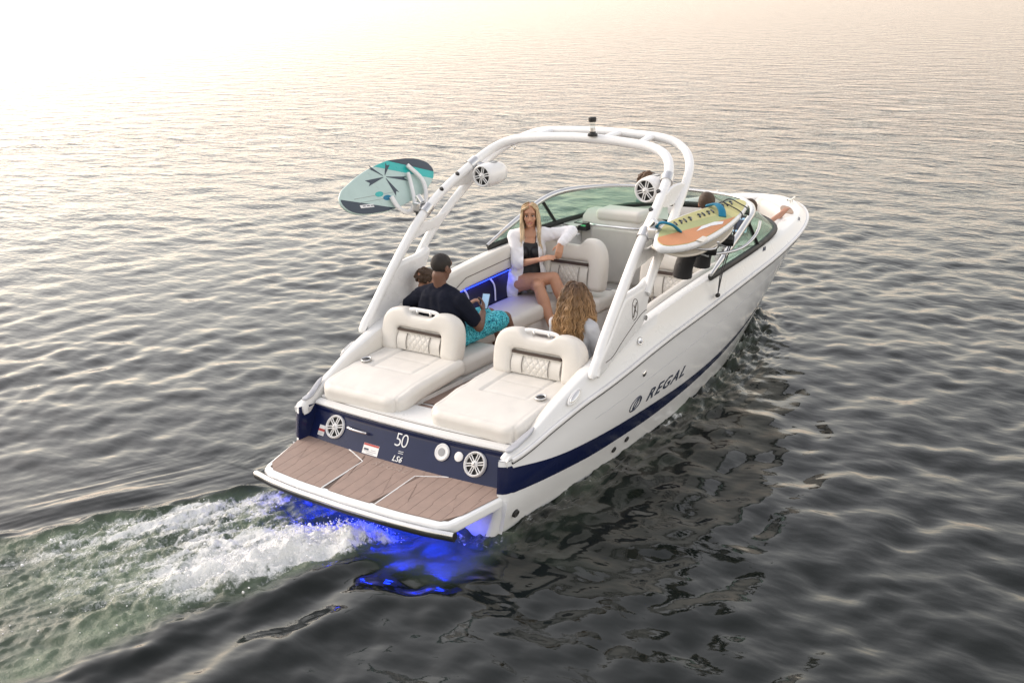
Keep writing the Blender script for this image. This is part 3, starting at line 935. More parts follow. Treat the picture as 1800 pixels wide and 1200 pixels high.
mb.add(q, [list(range(len(q)))]); mb.build('pad_backing', 'eva_line', PL, smooth=False)
for sg in (1, -1):
    P = [(aft_x(.265) , sg * .268, PZ + .006), (-.195, sg * .268, PZ + .006), (front_x(.545), sg * .545, PZ + .006)]
    P = np.vstack([np.linspace(P[0], P[1], 8), np.linspace(P[1], P[2], 8)[1:]])
    mb = MB(); mb.add(*tube(P, .0075, 6, flat=(1, .6))); mb.build('pad_divider', 'deck_white', PL)
V, F = text_mesh('REGAL', .088, shear=.25, space=1.25, ext=.0008)
mesh_obj('platform_lettering', np.stack([-.178 + V[:, 1], -V[:, 0] * 1.15, V[:, 2] + PZ + .0096], 1), F, 'eva_light', PL, smooth=False)

# the platform rises a little towards the transom
for o_ in PL.children:
    for v_ in o_.data.vertices: v_.co.z += .085 * max(0.0, v_.co.x + PL.location.x + .66)
# exhaust outlet and fittings near the stern
def side_disc(x, z, sg, prof, m, name, parent=BOAT, seg=18, sx=1.0):
    V, F = lathe(prof, seg)
    y = side_y(x, z)[0]
    dy = (side_y(x, z + .03)[0] - side_y(x, z - .03)[0]) / .06
    w = np.array([0, 1, -dy]); w /= np.linalg.norm(w); w = w * [1, sg, 1]
    u = np.array([1, 0, 0]); v = np.cross(w, u)
    V = V * [sx, 1, 1]
    return mesh_obj(name, basis(u, v, w, (x, sg * y, z))(V), F, m, parent)
for sg in (1, -1):
    for x, z in ((1.42, .135), (1.62, .16)):
        side_disc(x, z, sg, [(.028, -.002), (.026, .012), (.018, .012), (.016, .004)], 'rubber', 'through_hull_fitting')
    side_disc(1.60, .79, sg, [(.028, -.002), (.028, .006), (.018, .012), (.012, .012)], 'chrome', 'fuel_vent')
    side_disc(0.02, .14, sg, [(.035, -.002), (.03, .02), (.022, .02), (.02, .004)], 'rubber', 'through_hull_fitting')

# hull lettering
for sg in (1, -1):
    V, F = text_mesh('REGAL', .185, shear=.38, space=1.22, ext=.001, bold=.003)
    sx = 1 if sg < 0 else -1
    X = 2.09 + (V[:, 0] * 1.12) * sx; Z = .535 + V[:, 1] * .78 - .035 * (X - 2.09) * -0.6
    Y = side_y(X, Z) + .003 + V[:, 2]
    mesh_obj('hull_lettering', np.stack([X, sg * Y, Z], 1), F, 'decal_dark', BOAT, smooth=False)
    a = np.linspace(0, 2 * PI, 40)
    mb = MB()
    def dec(P, r):
        P = np.array(P); Y = side_y(P[:, 0], P[:, 1]) + .001
        mb.add(*tube(np.stack([P[:, 0], sg * Y, P[:, 1]], 1), r, 5))
    c0 = np.array([1.545 if sg < 0 else 2.63, .53])
    dec([c0 + (.082 * math.cos(t) + .03 * math.sin(t), .058 * math.sin(t)) for t in a], .006)
    dec([c0 + (.045 * math.cos(t) + .03 * math.sin(t) + .02, .045 * math.sin(t)) for t in a[:28]], .007)
    dec([c0 + (-.05 + .1 * t, -.05 + .1 * t ** 2) for t in np.linspace(0, 1, 8)], .006)
    mb.build('hull_emblem', 'decal_dark', BOAT)
    # registration marks at the bow, too small to read
    mb = MB()
    for k in range(6):
        x0 = 5.62 + .052 * k; z0 = 1.045 + .004 * k
        P = np.array([(x0 - .01, z0 - .04), (x0, z0), (x0 + .012, z0 + .04)])
        Y = side_y(P[:, 0], P[:, 1]) + .002
        mb.add(*tube(np.stack([P[:, 0], sg * Y, P[:, 1]], 1), .014 if k % 2 else .010, 5))
    mb.build('registration_marks', 'decal_dark', BOAT)

# deck fittings on each side
def rim_pt(x, frac, lift=0.0):
    """point on the sloping outer deck between rub rail (0) and crest (1)"""
    i = np.interp(x, SHEER[:, 0], np.arange(NS)); k = int(round(i))
    a = rows_pts[1][k] * (1 - frac) + rows_pts[3][k] * frac
    a = a.copy(); a[0] = x
    return a + np.array([0, .55 * lift, .83 * lift])
rows_pts = rows_deck
for sg in (1, -1):
    for x, fr, big in ((.66, .5, 1), (1.56, .55, 0), (4.15, .75, 2), (5.7, .8, 2)):
        p = rim_pt(x, fr)
        if big == 1:      # pull-up cleat in an oval chrome plate
            V, F = lathe([(.10, 0), (.10, .006), (.09, .010)], 28); V = V * [1, .42, 1]
            fr_ = basis((.93, 0, .36), (0, -.6, .6), (-.3, .72, .68), p + np.array([0, .012, .010]))
            c = mesh_obj('pop_up_cleat', fr_(V) * [1, sg, 1], F, 'deck_white', BOAT)
            V, F = lathe([(.075, 0), (.075, .012), (.06, .014)], 24); V = V * [1, .32, 1] + [0, 0, .006]
            mesh_obj('cleat_bar', fr_(V) * [1, sg, 1], F, 'chrome', c)
        elif big == 0:
            V, F = lathe([(.035, 0), (.035, .006), (.022, .008), (.02, .004)], 20)
            fr_ = basis((.93, 0, .36), (0, -.6, .6), (-.3, .72, .68), p + np.array([0, .012, .010]))
            c = mesh_obj('fuel_cap', fr_(V) * [1, sg, 1], F, 'chrome', BOAT)
        else:             # thin emblem strokes
            mb = MB()
            for k in range(3):
                q0 = rim_pt(x + .03 * k, fr - .12, .004); q1 = rim_pt(x + .05 + .03 * k, fr + .1, .004)
                mb.add(*tube(np.array([q0, (q0 + q1) / 2 + [.01, 0, .0], q1]) * [1, sg, 1], .004, 5))
            mb.build('deck_emblem', 'decal_dark', BOAT)
# bow cleats
for sg in (1, -1):
    c = np.array([6.55, sg * .50, crest_z(6.55)])
    mb = MB(); mb.add(*tube(catmull([c + [-.11, 0, .05], c + [-.05, 0, .042], c + [.05, 0, .042], c + [.11, 0, .05]], 12), .011, 8))
    mb.add(*tube([c + [-.03, 0, 0], c + [-.03, 0, .045]], .011, 8)); mb.add(*tube([c + [.03, 0, 0], c + [.03, 0, .045]], .011, 8))
    mb.build('bow_cleat', 'chrome', BOAT)
def inhull(q):
    q = np.array(q, float)
    x = min(q[0], np.interp(q[2], KEEL[:, 2], KEEL[:, 0]) - .06) if q[2] < .68 else min(q[0], np.interp(q[2], SIDE[-1, :, 2], SIDE[-1, :, 0]) - .06)
    q[0] = x
    lim = max(0, side_y(x, max(q[2], .2))[0] - .04)
    q[1] = math.copysign(min(abs(q[1]), lim), q[1] if q[1] else 1)
    return q
# ------------------------------------------------------------------ interior
def groove(d, w, depth): return -depth * np.exp(-(d / w) ** 2)
def rect_dist(x, y, x0, x1, y0, y1):
    """unsigned distance to the outline of a rectangle"""
    dx = np.maximum(np.maximum(x0 - x, x - x1), 0); dy = np.maximum(np.maximum(y0 - y, y - y1), 0)
    out = np.hypot(dx, dy)
    inn = np.minimum(np.minimum(x - x0, x1 - x), np.minimum(y - y0, y1 - y))
    return np.where(inn > 0, inn, out)

OUT_H = [(0.0, .84), (.14, .84), (.25, .85), (.34, .905), (.43, .985), (.54, 1.0), (.70, .975), (.85, .89), (.955, .73), (1.0, .48), (1.0, .22), (.985, .04)]
INN_H = [(0.0, .515), (.12, .515), (.24, .515), (.34, .515), (.42, .515), (.48, .513), (.52, .50), (.55, .46), (.56, .38), (.56, .25), (.56, .12), (.56, .04)]
def arch_cushion(w, h, t):
    R = catmull(np.array(OUT_H), 34); Q = catmull(np.array(INN_H), 34)
    O = np.vstack([R[::-1] * [1, 1], R[1:] * [-1, 1]]) * [w, h]
    I = np.vstack([Q[::-1], Q[1:] * [-1, 1]]) * [w, h]
    rows_ = []
    n = len(O); k = 20
    ph = np.linspace(0, 2 * PI, k + 1)[:-1]
    sp_ = lambda a: np.sign(a) * np.abs(a) ** .55
    ext = [(i, 0.0) for i in range(n)]
    def ring(o, i_, sc, dv):
        mid = (o + i_) / 2; hf = (o - i_) / 2
        return [(mid[0] + hf[0] * sc * sp_(math.cos(a)), mid[1] + hf[1] * sc * sp_(math.cos(a)) + dv, t / 2 * sc * sp_(math.sin(a))) for a in ph]
    for sc, dv in ((.25, -.052), (.6, -.050), (.85, -.036), (.96, -.018)): rows_.append(ring(O[0], I[0], sc, dv))
    for i in range(n): rows_.append(ring(O[i], I[i], 1.0, 0))
    for sc, dv in ((.96, -.018), (.85, -.036), (.6, -.050), (.25, -.052)): rows_.append(ring(O[-1], I[-1], sc, dv))
    V, F = loft(np.array(rows_), closed=True)
    m_ = len(rows_)
    F = F + [list(range(k))[::-1], [(m_ - 1) * k + j for j in range(k)]]
    return V, F

def quilt_panel(w, h, depth=.007, n=44):
    u = np.linspace(-w, w, n * 2 + 1); v = np.linspace(0, h, n)
    U, Vv = np.meshgrid(u, v, indexing='ij')
    c = .075
    a = (U * 1.25 + Vv) / c; b = (U * 1.25 - Vv) / c
    da = np.abs(a - np.round(a)) * c; db = np.abs(b - np.round(b)) * c
    d = np.minimum(da, db)
    q = depth * (1 - np.exp(-(d / .010) ** 2))
    mid = np.abs(U) < w * .52
    W = np.where(mid, q, depth * .9)
    W = W - .012 * np.exp(-((np.abs(U) - w * .54) / .006) ** 2)
    W = W + .018 * np.sin(PI * np.clip(Vv / h, 0, 1)) 
    return np.stack([U, Vv, W], -1)

def backrest(parent, c, w, h, t, lean, aft=True, handle=True, name='backrest'):
    """c = bottom centre; aft side shows slot and quilting. Local u = +y, v = up (leaning), w = aft"""
    s = math.sin(lean); k = math.cos(lean)
    fr = basis((0, 1, 0), (s, 0, k), (-k, 0, s), c)
    e = empty(name, c, parent)
    V, F = arch_cushion(w, h, t)
    mesh_obj('cushion', fr(V), F, 'vinyl', e, angle=60)
    # inner core that closes the arch, quilting on it
    core = np.array([(-.58 * w, -.02 * h), (.58 * w, -.02 * h), (.58 * w, .56 * h), (-.58 * w, .56 * h)])
    V, F = box((0, .27 * h, 0), (1.16 * w, .58 * h, t * .5)); mesh_obj('core', fr(V), F, 'vinyl', e, smooth=False)
    G = quilt_panel(.55 * w, .40 * h); G[..., 2] += t * .26
    V, F = loft(G); mesh_obj('quilted_panel', fr(V), F, 'vinyl', e)
    for sg in (-1, 1):
        P = np.array([(sg * .55 * w * .54, y, t * .26 + .012 + .018 * math.sin(PI * y / (.4 * h))) for y in np.linspace(.005, .39 * h, 9)])
        mb = MB(); mb.add(*tube(P, .0028, 5)); V = fr(np.array(mb.V)); mesh_obj('piping', V, mb.F, 'piping', e)
    V, F = box((0, .462 * h, t * .27), (1.10 * w, .062 * h, .05)); mesh_obj('dark_slot', fr(V), F, 'vinyl_dark', e, smooth=False)
    V, F = box((0, .425 * h, t * .30), (1.08 * w, .02 * h, .03)); mesh_obj('slot_lip', fr(V), F, 'vinyl', e, smooth=False)
    if handle:
        P = catmull([(-.37 * w, .935 * h, .01), (-.30 * w, .965 * h, .012), (0, .972 * h, .012), (.30 * w, .965 * h, .012), (.37 * w, .935 * h, .01)], 24)
        V, F = tube(P, .0115, 8, flat=(1.5, .8)); mesh_obj('grab_handle', fr(V), F, 'tower', e, angle=60)
        for sg in (-1, 1):
            V, F = tube([(sg * .17 * w, .86 * h, .01), (sg * .17 * w, .965 * h, .012)], .012, 8); mesh_obj('handle_post', fr(V), F, 'alu', e)
    return e

# --- stern loungers
for sg in (1, -1):
    LG = empty('stern_lounger', (.55, sg * .57, .62), BOAT)
    x0, x1, y0, y1 = .095, 1.02, .14, 1.02
    V, F = rbox((x1 - x0, y1 - y0, .145), .05, res=.014, arc=5)
    x = V[:, 0] + (x0 + x1) / 2; y = V[:, 1] + (y0 + y1) / 2; z = V[:, 2]
    # rounded aft corners in plan
    R = .15
    for yc_, sd in ((y0 + R, -1), (y1 - R, 1)):
        m_ = (x < x0 + R) & ((y - yc_) * sd > 0)
        ax_ = (x0 + R - x) / R; ay_ = (y - yc_) * sd / R
        mx_ = np.maximum(ax_, ay_); L = np.hypot(ax_, ay_) + 1e-9
        f = np.where(m_, mx_ / L, 1)
        x = np.where(m_, x0 + R - ax_ * f * R, x); y = np.where(m_, yc_ + sd * ay_ * f * R, y)
    top = (z > 0)
    d = rect_dist(x, y, .56, 1.2, .36, .80)
    inside = (x > .56) & (y > .36) & (y < .80)
    dz = groove(d, .012, .014) + np.where(inside, -.006, 0) + groove(x - .80, .009, .007) * inside * (np.abs(y - .58) < .21)
    dz = dz + .012 * np.exp(-((x - .34) / .18) ** 2 - ((y - .575) / .28) ** 2)
    dz = dz + .004 * pnoise(x * 7, y * 7 + sg * 3) + groove(rect_dist(x, y, x0 + .065, x1 + .3, y0 + .06, y1 - .06), .007, .006)
    dz = dz + .0035 * fbm(x * 16 + 4, y * 16, 3) * np.exp(-(rect_dist(x, y, x0 + .065, x1 + .3, y0 + .06, y1 - .06) / .05) ** 2)
    z = z + np.where(top, dz, 0) * np.clip(z / .065, 0, 1)
    zb = np.interp(x, [x0, .5, x1], [.682, .742, .778])
    W = np.stack([x, sg * y, z + zb], 1)
    mesh_obj('cushion', W, F, 'vinyl', LG)
    # moulded base under the cushion
    V, F = box((.58, sg * .58, .615), (.86, .80, .10)); mesh_obj('base', V, F, 'deck_white', LG, smooth=False)
    # cup holder
    fr = basis((1, 0, .12), (0, 1, 0), (-.12, 0, 1), (.60, sg * .905, .838))
    V, F = lathe([(.047, -.004), (.047, .008), (.042, .011), (.038, .008), (.036, -.003)], 26); mesh_obj('cup_holder', fr(V), F, 'alu', LG)
    V, F = lathe([(.037, .0025), (.037, .003)], 22); mesh_obj('cup_well', fr(V), F, 'rubber', LG)
    # makers' stamp
    if sg > 0:
        mb = MB()
        for k in range(3): mb.add(*tube([(.128 + .004 * k, .90 - .022 * k, .70), (.128, .885 - .022 * k, .712)], .004, 5))
        mb.build('maker_stamp', 'piping', LG)
    backrest(LG, (1.0, sg * .615, .845), .43, .365, .165, math.radians(12))
    # forward-facing seat on the other side of the back
    V, F = rbox((.55, .80, .16), .06, res=.03); mesh_obj('seat_cushion', V + [1.34, sg * .615, .72], F, 'vinyl', LG)
    V, F = box((1.32, sg * .60, .47), (.56, .76, .34)); mesh_obj('seat_base', V, F, 'liner_white', LG, smooth=False)

# side bolsters between lounger and coaming
for sg in (1, -1):
    xs2 = np.linspace(.20, 1.15, 24)
    rowsb = []
    for x in xs2:
        zt = crest_z(x) - .015
        yb = np.interp(x, [.2, .6, 1.15], [1.05, 1.065, 1.075])
        rowsb.append([(x, sg * yb, zt), (x, sg * (yb - .035), zt - .01), (x, sg * (yb - .055), zt - .05), (x, sg * (yb - .06), .62)])
    V, F = loft(np.array(rowsb)); mesh_obj('side_liner', V, F, 'vinyl', BOAT)

# centre walkway pads
WK = empty('walkway', (.6, 0, .60), BOAT)
mb = MB(); mb.add(*box((.72, 0, .596), (1.0, .40, .05))); mb.build('walkway_base', 'deck_white', WK, smooth=False)
mb = MB(); mb.add(*box((.355, 0, .622), (.19, .365, .004))); mb.add(*box((.83, 0, .622), (.70, .365, .004))); mb.build('pad_backing', 'eva_line', WK, smooth=False)
strips(list(np.linspace(-.18, .18, 5)), lambda y: .265 + .02 * (abs(y) > .15), lambda y: .44 - .03 * (abs(y) > .13), 'plank', .629, parent=WK, seed=21)
strips(list(np.linspace(-.18, .18, 5)), lambda y: .49 - .02 * (abs(y) > .13), lambda y: 1.18, 'plank', .629, parent=WK, seed=23)
V, F = lathe([(.05, 0), (.05, .004), (.035, .005), (.03, .004)], 24)
mesh_obj('pull_ring', V * [1, 1, 1] + [.30, .03, .629], F, 'deck_white', WK)
V, F = lathe([(.036, 0), (.036, .002)], 20)
mesh_obj('ring_mark', V + [.30, .03, .6345], F, 'grey_plastic', WK)

# --- port bench, its back bolster and the lit recess
BN = empty('port_bench', (2.4, .85, .3), BOAT)
def prof_loft(xs_, prof, name, m, parent, n=None):
    rows_ = np.array([[(x, y, z) for y, z in prof(x)] for x in xs_])
    V, F = loft(rows_, closed=True)
    b_ = rows_.shape[1]; F = F + [list(range(b_))[::-1], [len(V) - b_ + k for k in range(b_)]]
    return mesh_obj(name, V, F, m, parent, angle=50)
def round_prof(y0, y1, z0, z1, r, k=4):
    P = []
    for cx, cy, a0 in ((y1 - r, z1 - r, 0), (y0 + r, z1 - r, 90), (y0 + r, z0 + r, 180), (y1 - r, z0 + r, 270)):
        for i in range(k + 1):
            a = math.radians(a0 + 90 * i / k); P.append((cx + r * math.cos(a), cy + r * math.sin(a)))
    return P
prof_loft(np.linspace(1.55, 3.30, 30), lambda x: round_prof(.56 - .05 * math.exp(-((x - 3.3) / .25) ** 2), 1.075, .64, .80 + .006 * math.sin(x * 5), .055), 'seat_cushion', 'vinyl', BN)
V, F = rbox((.40, .62, .16), .055, res=.03); mesh_obj('end_cushion', V + [3.42, .475, .735], F, 'vinyl', BN)
V, F = rbox((.10, .20, .17), .045, res=.03); mesh_obj('end_bolster', V + [3.62, .16, .735], F, 'vinyl', BN)
V, F = box((2.42, .83, .47), (1.76, .46, .34)); mesh_obj('bench_base', V, F, 'liner_white', BN, smooth=False)
V, F = box((3.42, .53, .47), (.38, .62, .338)); mesh_obj('end_base', V, F, 'liner_white', BN, smooth=False)
backrest(BN, (3.32, .545, .90), .40, .50, .17, math.radians(10), handle=False)
mb = MB(); V, F = box((3.42, .60, 1.405), (.10, .16, .012)); mesh_obj('top_grille', V, F, 'grey_plastic', BN, smooth=False)
# coaming bolster above the recess
def bol(x):
    zt = crest_z(x) + .03; z0 = np.interp(x, [1.3, 1.9, 2.2, 3.4], [.93, .98, 1.055, 1.12])
    return round_prof(1.035, 1.125, z0, zt, .04)
prof_loft(np.linspace(1.25, 3.75, 40), bol, 'coaming_bolster', 'vinyl', BN)
P = [(x, 1.034, np.interp(x, [1.9, 2.2, 3.4], [1.04, 1.17, 1.235])) for x in np.linspace(1.98, 3.4, 20)]
mb = MB(); mb.add(*tube(P, .004, 5)); mb.build('piping', 'piping', BN)
mb = MB(); mb.add(*tube([(1.98, 1.034, 1.06), (1.93, 1.034, .98)], .004, 5)); mb.build('piping', 'piping', BN)
V, F = box((2.5, 1.072, .93), (2.0, .012, .36)); mesh_obj('recess_back', V, F, 'navy_dark', BN, smooth=False)
for x in (2.18, 2.62):
    mb = MB(); mb.add(*tube(catmull([(x, 1.05, 1.06), (x + .06, 1.05, .98), (x + .07, 1.05, .82)], 10), .009, 6)); mb.build('recess_net_cord', 'tower', BN)
mb = MB(); mb.add(*tube([(1.90, 1.06, 1.0), (1.90, 1.06, .80)], .012, 8)); mb.build('recess_post', 'tower', BN)
mb = MB(); mb.add(*tube([(2.0, 1.062, 1.035), (3.3, 1.062, 1.09)], .004, 6)); mb.build('led_strip', 'led_blue', BN)
la = bpy.data.lights.new('recess_light', 'AREA'); la.shape = 'RECTANGLE'; la.size = 1.2; la.size_y = .02; la.energy = 0.5; la.color = (.02, .05, 1.0)
lo = bpy.data.objects.new('recess_light', la); COL.objects.link(lo); lo.location = (2.6, 1.045, 1.05); lo.rotation_euler = (math.radians(14), 0, 0); lo.parent = BOAT

# starboard coaming liner
def bol2(x):
    zt = crest_z(x) + .012
    return [(-y, z) for y, z in round_prof(1.02, 1.105, .62, zt, .035)]
prof_loft(np.linspace(1.25, 3.9, 40), bol2, 'coaming_bolster', 'vinyl', BOAT)

# --- helm seat
HS = empty('helm_seat', (3.5, -.66, .3), BOAT)
backrest(HS, (3.30, -.665, .93), .385, .50, .17, math.radians(10), handle=False)
V, F = rbox((.50, .66, .15), .055, res=.03); mesh_obj('seat_cushion', V + [3.62, -.665, .88], F, 'vinyl', HS)
V, F = rbox((.44, .6, .45), .05, res=.1); mesh_obj('pedestal', V + [3.62, -.665, .55], F, 'liner_white', HS)
V, F = rbox((.42, .72, .14), .05, res=.03); mesh_obj('aft_cushion', V + [3.00, -.665, .80], F, 'vinyl', HS)
V, F = box((3.02, -.665, .52), (.40, .68, .42)); mesh_obj('aft_base', V, F, 'liner_white', HS, smooth=False)

# --- consoles
def console(sg):
    nm = 'port_console' if sg > 0 else 'helm_console'
    CN = empty('console', (4.5, sg * .65, .3), BOAT)
    ya, yb = sg * .20, sg * 1.06
    # body: profile in x-z lofted across y
    pr = [(4.22, .30), (4.22, .62), (4.26, .66), (4.26, 1.02), (4.27, 1.30), (4.30, 1.40), (4.40, 1.455), (4.58, 1.45), (4.80, 1.35), (4.88, 1.24), (4.88, .45)]
    pr = np.array(pr)
    ysn = np.linspace(.20, 1.0, 16)
    rows_ = []
    for y in ysn:
        e = sstep(.20, .36, y) ; dz = -.06 * (1 - e); dx = .05 * (1 - e) - .02 * sstep(.6, 1.05, y) * 0
        q = pr.copy(); q[:, 1] = np.where(q[:, 1] > 1.1, q[:, 1] + dz, q[:, 1]); q[:, 0] = np.where(q[:, 0] < 4.5, q[:, 0] + dx * (q[:, 1] > .6), q[:, 0])
        rows_.append([(x, sg * y, z) for x, z in q])
    rows_ = np.array([[inhull(q_) for q_ in r_] for r_ in rows_])
    V, F = loft(rows_); b_ = len(pr); F = F + [list(range(b_))[::-1], [len(V) - b_ + k for k in range(b_)]]
    mesh_obj('console_body', V, F, 'liner', CN, angle=50)
    V, F = box((4.225, sg * .52, .46), (.03, .62, .34)); mesh_obj('kick_panel', V, F, 'liner_white', CN, smooth=False)
    return CN
CP = console(1)
V, F = rbox((.30, .56, .13), .05, res=.04)
V = V + [4.42, .55, 1.43]; mesh_obj('lid_cushion', V, F, 'vinyl', CP)
V, F = rbox((.05, .62, .60), .03, res=.06); mesh_obj('door_panel', V + [4.245, .55, 1.0], F, 'liner', CP)
mb = MB(); mb.add(*tube(catmull([(4.26, .88, 1.335), (4.205, .84, 1.335), (4.195, .55, 1.335), (4.205, .28, 1.335), (4.26, .24, 1.335)], 24), .012, 8)); mb.build('grab_rail', 'chrome', CP)
V, F = box((4.225, .965, 1.30), (.09, .155, .085)); st = mesh_obj('stereo', V, F, 'black_gloss', CP, smooth=False)
V, F = box((4.178, .925, 1.315), (.004, .06, .018)); mesh_obj('stereo_display', V, F, 'led_green', st, smooth=False)
V, F = lathe([(.024, 0), (.024, .012), (.018, .014)], 18, 'x'); mesh_obj('stereo_knob', V * [-1, 1, 1] + [4.18, 1.012, 1.30], F, 'alu', st)
CH = console(-1)
V, F = box((0, 0, 0), (.02, .62, .20)); R = Matrix.Rotation(math.radians(28), 3, 'Y'); V = np.array(V) @ np.array(R).T
da = mesh_obj('instrument_panel', V + [4.30, -.66, 1.47], F, 'black_gloss', CH, smooth=False)
for y in (-.50, -.83):
    V, F = box((-.012, 0, 0), (.004, .24, .15)); V = np.array(V) @ np.array(R).T; mesh_obj('display', V + [4.30, y, 1.47], F, 'led_screen', da, smooth=False)
    V, F = box((-.013, 0, .0), (.004, .20, .11)); V = np.array(V) @ np.array(R).T; mesh_obj('display_glass', V + [4.298, y, 1.47], F, 'screen', da, smooth=False)
# steering wheel
fr = basis((0, 1, 0), (.45, 0, .89), (-.89, 0, .45), (4.12, -.66, 1.30))
th = np.linspace(0, 2 * PI, 33)
V, F = tube([(.17 * math.cos(a), .17 * math.sin(a), 0) for a in th], .016, 8)
wh = mesh_obj('steering_wheel', fr(V), F, 'rubber', CH)
for a in (90, 210, 330):
    V, F = tube([(0, 0, -.03), (.165 * math.cos(math.radians(a)), .165 * math.sin(math.radians(a)), 0)], .013, 6); mesh_obj('wheel_spoke', fr(V), F, 'alu', wh)
V, F = tube([(0, 0, -.03), (0, 0, -.16)], .03, 10); mesh_obj('wheel_column', fr(V), F, 'rubber', wh)

# --- bow cockpit: seats and bolsters following the inner rim
BW = empty('bow_seating', (5.8, 0, .3), BOAT)
sel = [i for i in range(NS) if SHEER[i, 0] > 5.0]
for sg in (1, -1):
    rows_ = []
    for i in sel:
        w = wtop[i]
        P = []
        for d, z in ((w - .01, CZ[i] - .02), (w + .03, CZ[i] - .005), (w + .075, CZ[i] - .03), (w + .10, CZ[i] - .12), (w + .105, CZ[i] - .30), (w + .10, .78)):
            q = SHEER[i] + INN[i] * d; q = np.array([q[0], max(q[1], 0), z]); P.append(q * [1, sg, 1])
        rows_.append([inhull(q_) for q_ in P])
    V, F = loft(np.array(rows_)); mesh_obj('bow_bolster', V, F, 'vinyl', BW)
    rows_ = []
    for i in sel[:-3]:
        w = wtop[i] + .09
        P = []
        for d, z in ((w, .80), (w + .40, .80), (w + .44, .77), (w + .44, .55)):
            q = SHEER[i] + INN[i] * d; q = np.array([q[0], max(q[1], .0), z]); P.append(q * [1, sg, 1])
        rows_.append([inhull(q_) for q_ in P])
    V, F = loft(np.array(rows_)); mesh_obj('bow_seat', V, F, 'vinyl', BW)
mb = MB(); mb.add(*pillow(catmull([(5.9, -.78), (6.25, -.60), (6.30, -.50), (5.98, -.62)], 24, True), .008, .003)); 
V = np.array(mb.V); mesh_obj('step_pad', np.stack([V[:, 0] + .0, V[:, 1] - .0, V[:, 2] + crest_z(6.1) + .006], 1), mb.F, 'tan_pad', BW, smooth=False)

# --- windshield
WSH = empty('windshield', (4.2, 0, 1.3), BOAT)
def half_curves():
    base = catmull([(2.86, 1.235, 1.315), (3.3, 1.225, 1.335), (3.9, 1.19, 1.35), (4.5, 1.11, 1.358), (4.80, 1.03, 1.37), (5.02, .82, 1.40), (5.17, .45, 1.43), (5.22, .0, 1.44)], 60)
    top = catmull([(2.845, 1.245, 1.335), (3.19, 1.225, 1.458), (3.48, 1.205, 1.556), (3.71, 1.185, 1.634), (3.94, 1.145, 1.684), (4.116, 1.065, 1.706), (4.28, .935, 1.716), (4.46, .76, 1.718), (4.55, .5, 1.722), (4.60, .0, 1.726)], 60)
    return base, top
wb, wt = half_curves()
# glass panes split at the corner posts: quarter (side) panes, front panes, centre door pane
KP = int(np.argmin(np.abs(wt[:, 0] - 3.74) + (wt[:, 1] < 1) * 9))
cuts = [(0, KP, 'side_pane'), (KP, 51, 'front_pane')]
for sg in (1, -1):
    for a, b, nm in cuts:
        rows_ = []
        for i in range(a, b + 1):
            rows_.append([wb[i] * (1 - v) + wt[i] * v for v in np.linspace(0, 1, 5)])
        rows_ = np.array(rows_) * [1, sg, 1]
        V, F = loft(rows_)
        # give the pane thickness
        V2 = V + np.array([0.0, -sg * .006, -.002])
        n0 = len(V); FF = F + [[k + n0 for k in f][::-1] for f in F]
        mesh_obj(nm, np.vstack([V, V2]), FF, 'glass', WSH)
    mb = MB(); rt = np.concatenate([np.linspace(.016, .030, 12), np.full(20, .030), np.linspace(.030, .018, 12), np.full(16, .018)])
    mb.add(*tube(wt * [1, sg, 1], rt, 10)); mb.build('top_frame', 'alu', WSH, angle=70)
    mb = MB(); mb.add(*tube(wb * [1, sg, 1] + [0, 0, -.004], .026, 8, flat=(1.0, 1.3))); mb.build('base_gasket', 'rubber', WSH, angle=70)
    mb = MB(); mb.add(*tube([wb[KP] * [1, sg, 1], wt[KP] * [1, sg, 1]], .020, 8, flat=(1.2, .8))); mb.build('corner_post', 'rubber', WSH, angle=70)
    mb = MB(); mb.add(*tube([wb[51] * [1, sg, 1], wt[51] * [1, sg, 1]], .014, 8)); mb.build('door_post', 'alu', WSH, angle=70)
rows_ = np.array([[ (wb[i] * (1 - v) + wt[i] * v) * [1, s, 1] for v in np.linspace(0, 1, 4)] for s, rng in ((1, range(51, 60)), (-1, range(58, 50, -1))) for i in rng])
V, F = loft(rows_); mesh_obj('door_pane', V, F, 'glass', WSH)
# dash wing between console and windshield base
for sg in (1, -1):
    rows_ = np.array([[wb[i] * [1, sg, 1] - [0, 0, .02], np.array([min(max(wb[i][0] - .1, 3.6), 4.8), sg * max(.2, wb[i][1] - .22), 1.33])] for i in range(24, 52)])
    V, F = loft(rows_); mesh_obj('dash_wing', V, F, 'liner', WSH)

# --- wake tower
TW = empty('wake_tower', (1.4, 0, 1.0), BOAT)
A_ = [(0.90, 1.205, .97), (1.02, 1.185, 1.13), (1.39, 1.17, 1.53), (1.73, 1.15, 1.85), (2.03, 1.118, 2.05), (2.30, 1.06, 2.20), (2.49, 1.00, 2.31), (2.60, .93, 2.38), (2.66, .85, 2.425), (2.69, .73, 2.46), (2.70, .58, 2.478), (2.70, .3, 2.50), (2.70, 0, 2.508)]
B_ = [(1.70, 1.215, 1.44), (1.88, 1.20, 1.635), (2.08, 1.185, 1.80), (2.47, 1.125, 2.085), (2.70, 1.08, 2.25), (2.82, 1.03, 2.32), (2.92, .955, 2.385), (2.985, .87, 2.43), (3.02, .78, 2.467), (3.03, .65, 2.497), (3.03, .3, 2.52), (3.03, 0, 2.526)]
def mirrored(P): P = np.array(P); return np.vstack([P, (P * MIR)[::-1][1:]])
TA = catmull(mirrored(A_), 140); TBk = catmull(mirrored(B_), 140)
mb = MB(); mb.add(*tube(TA, .043, 14)); mb.build('aft_tube', 'tower', TW, angle=70)
mb = MB(); mb.add(*tube(TBk, .040, 14)); mb.build('fore_tube', 'tower', TW, angle=70)
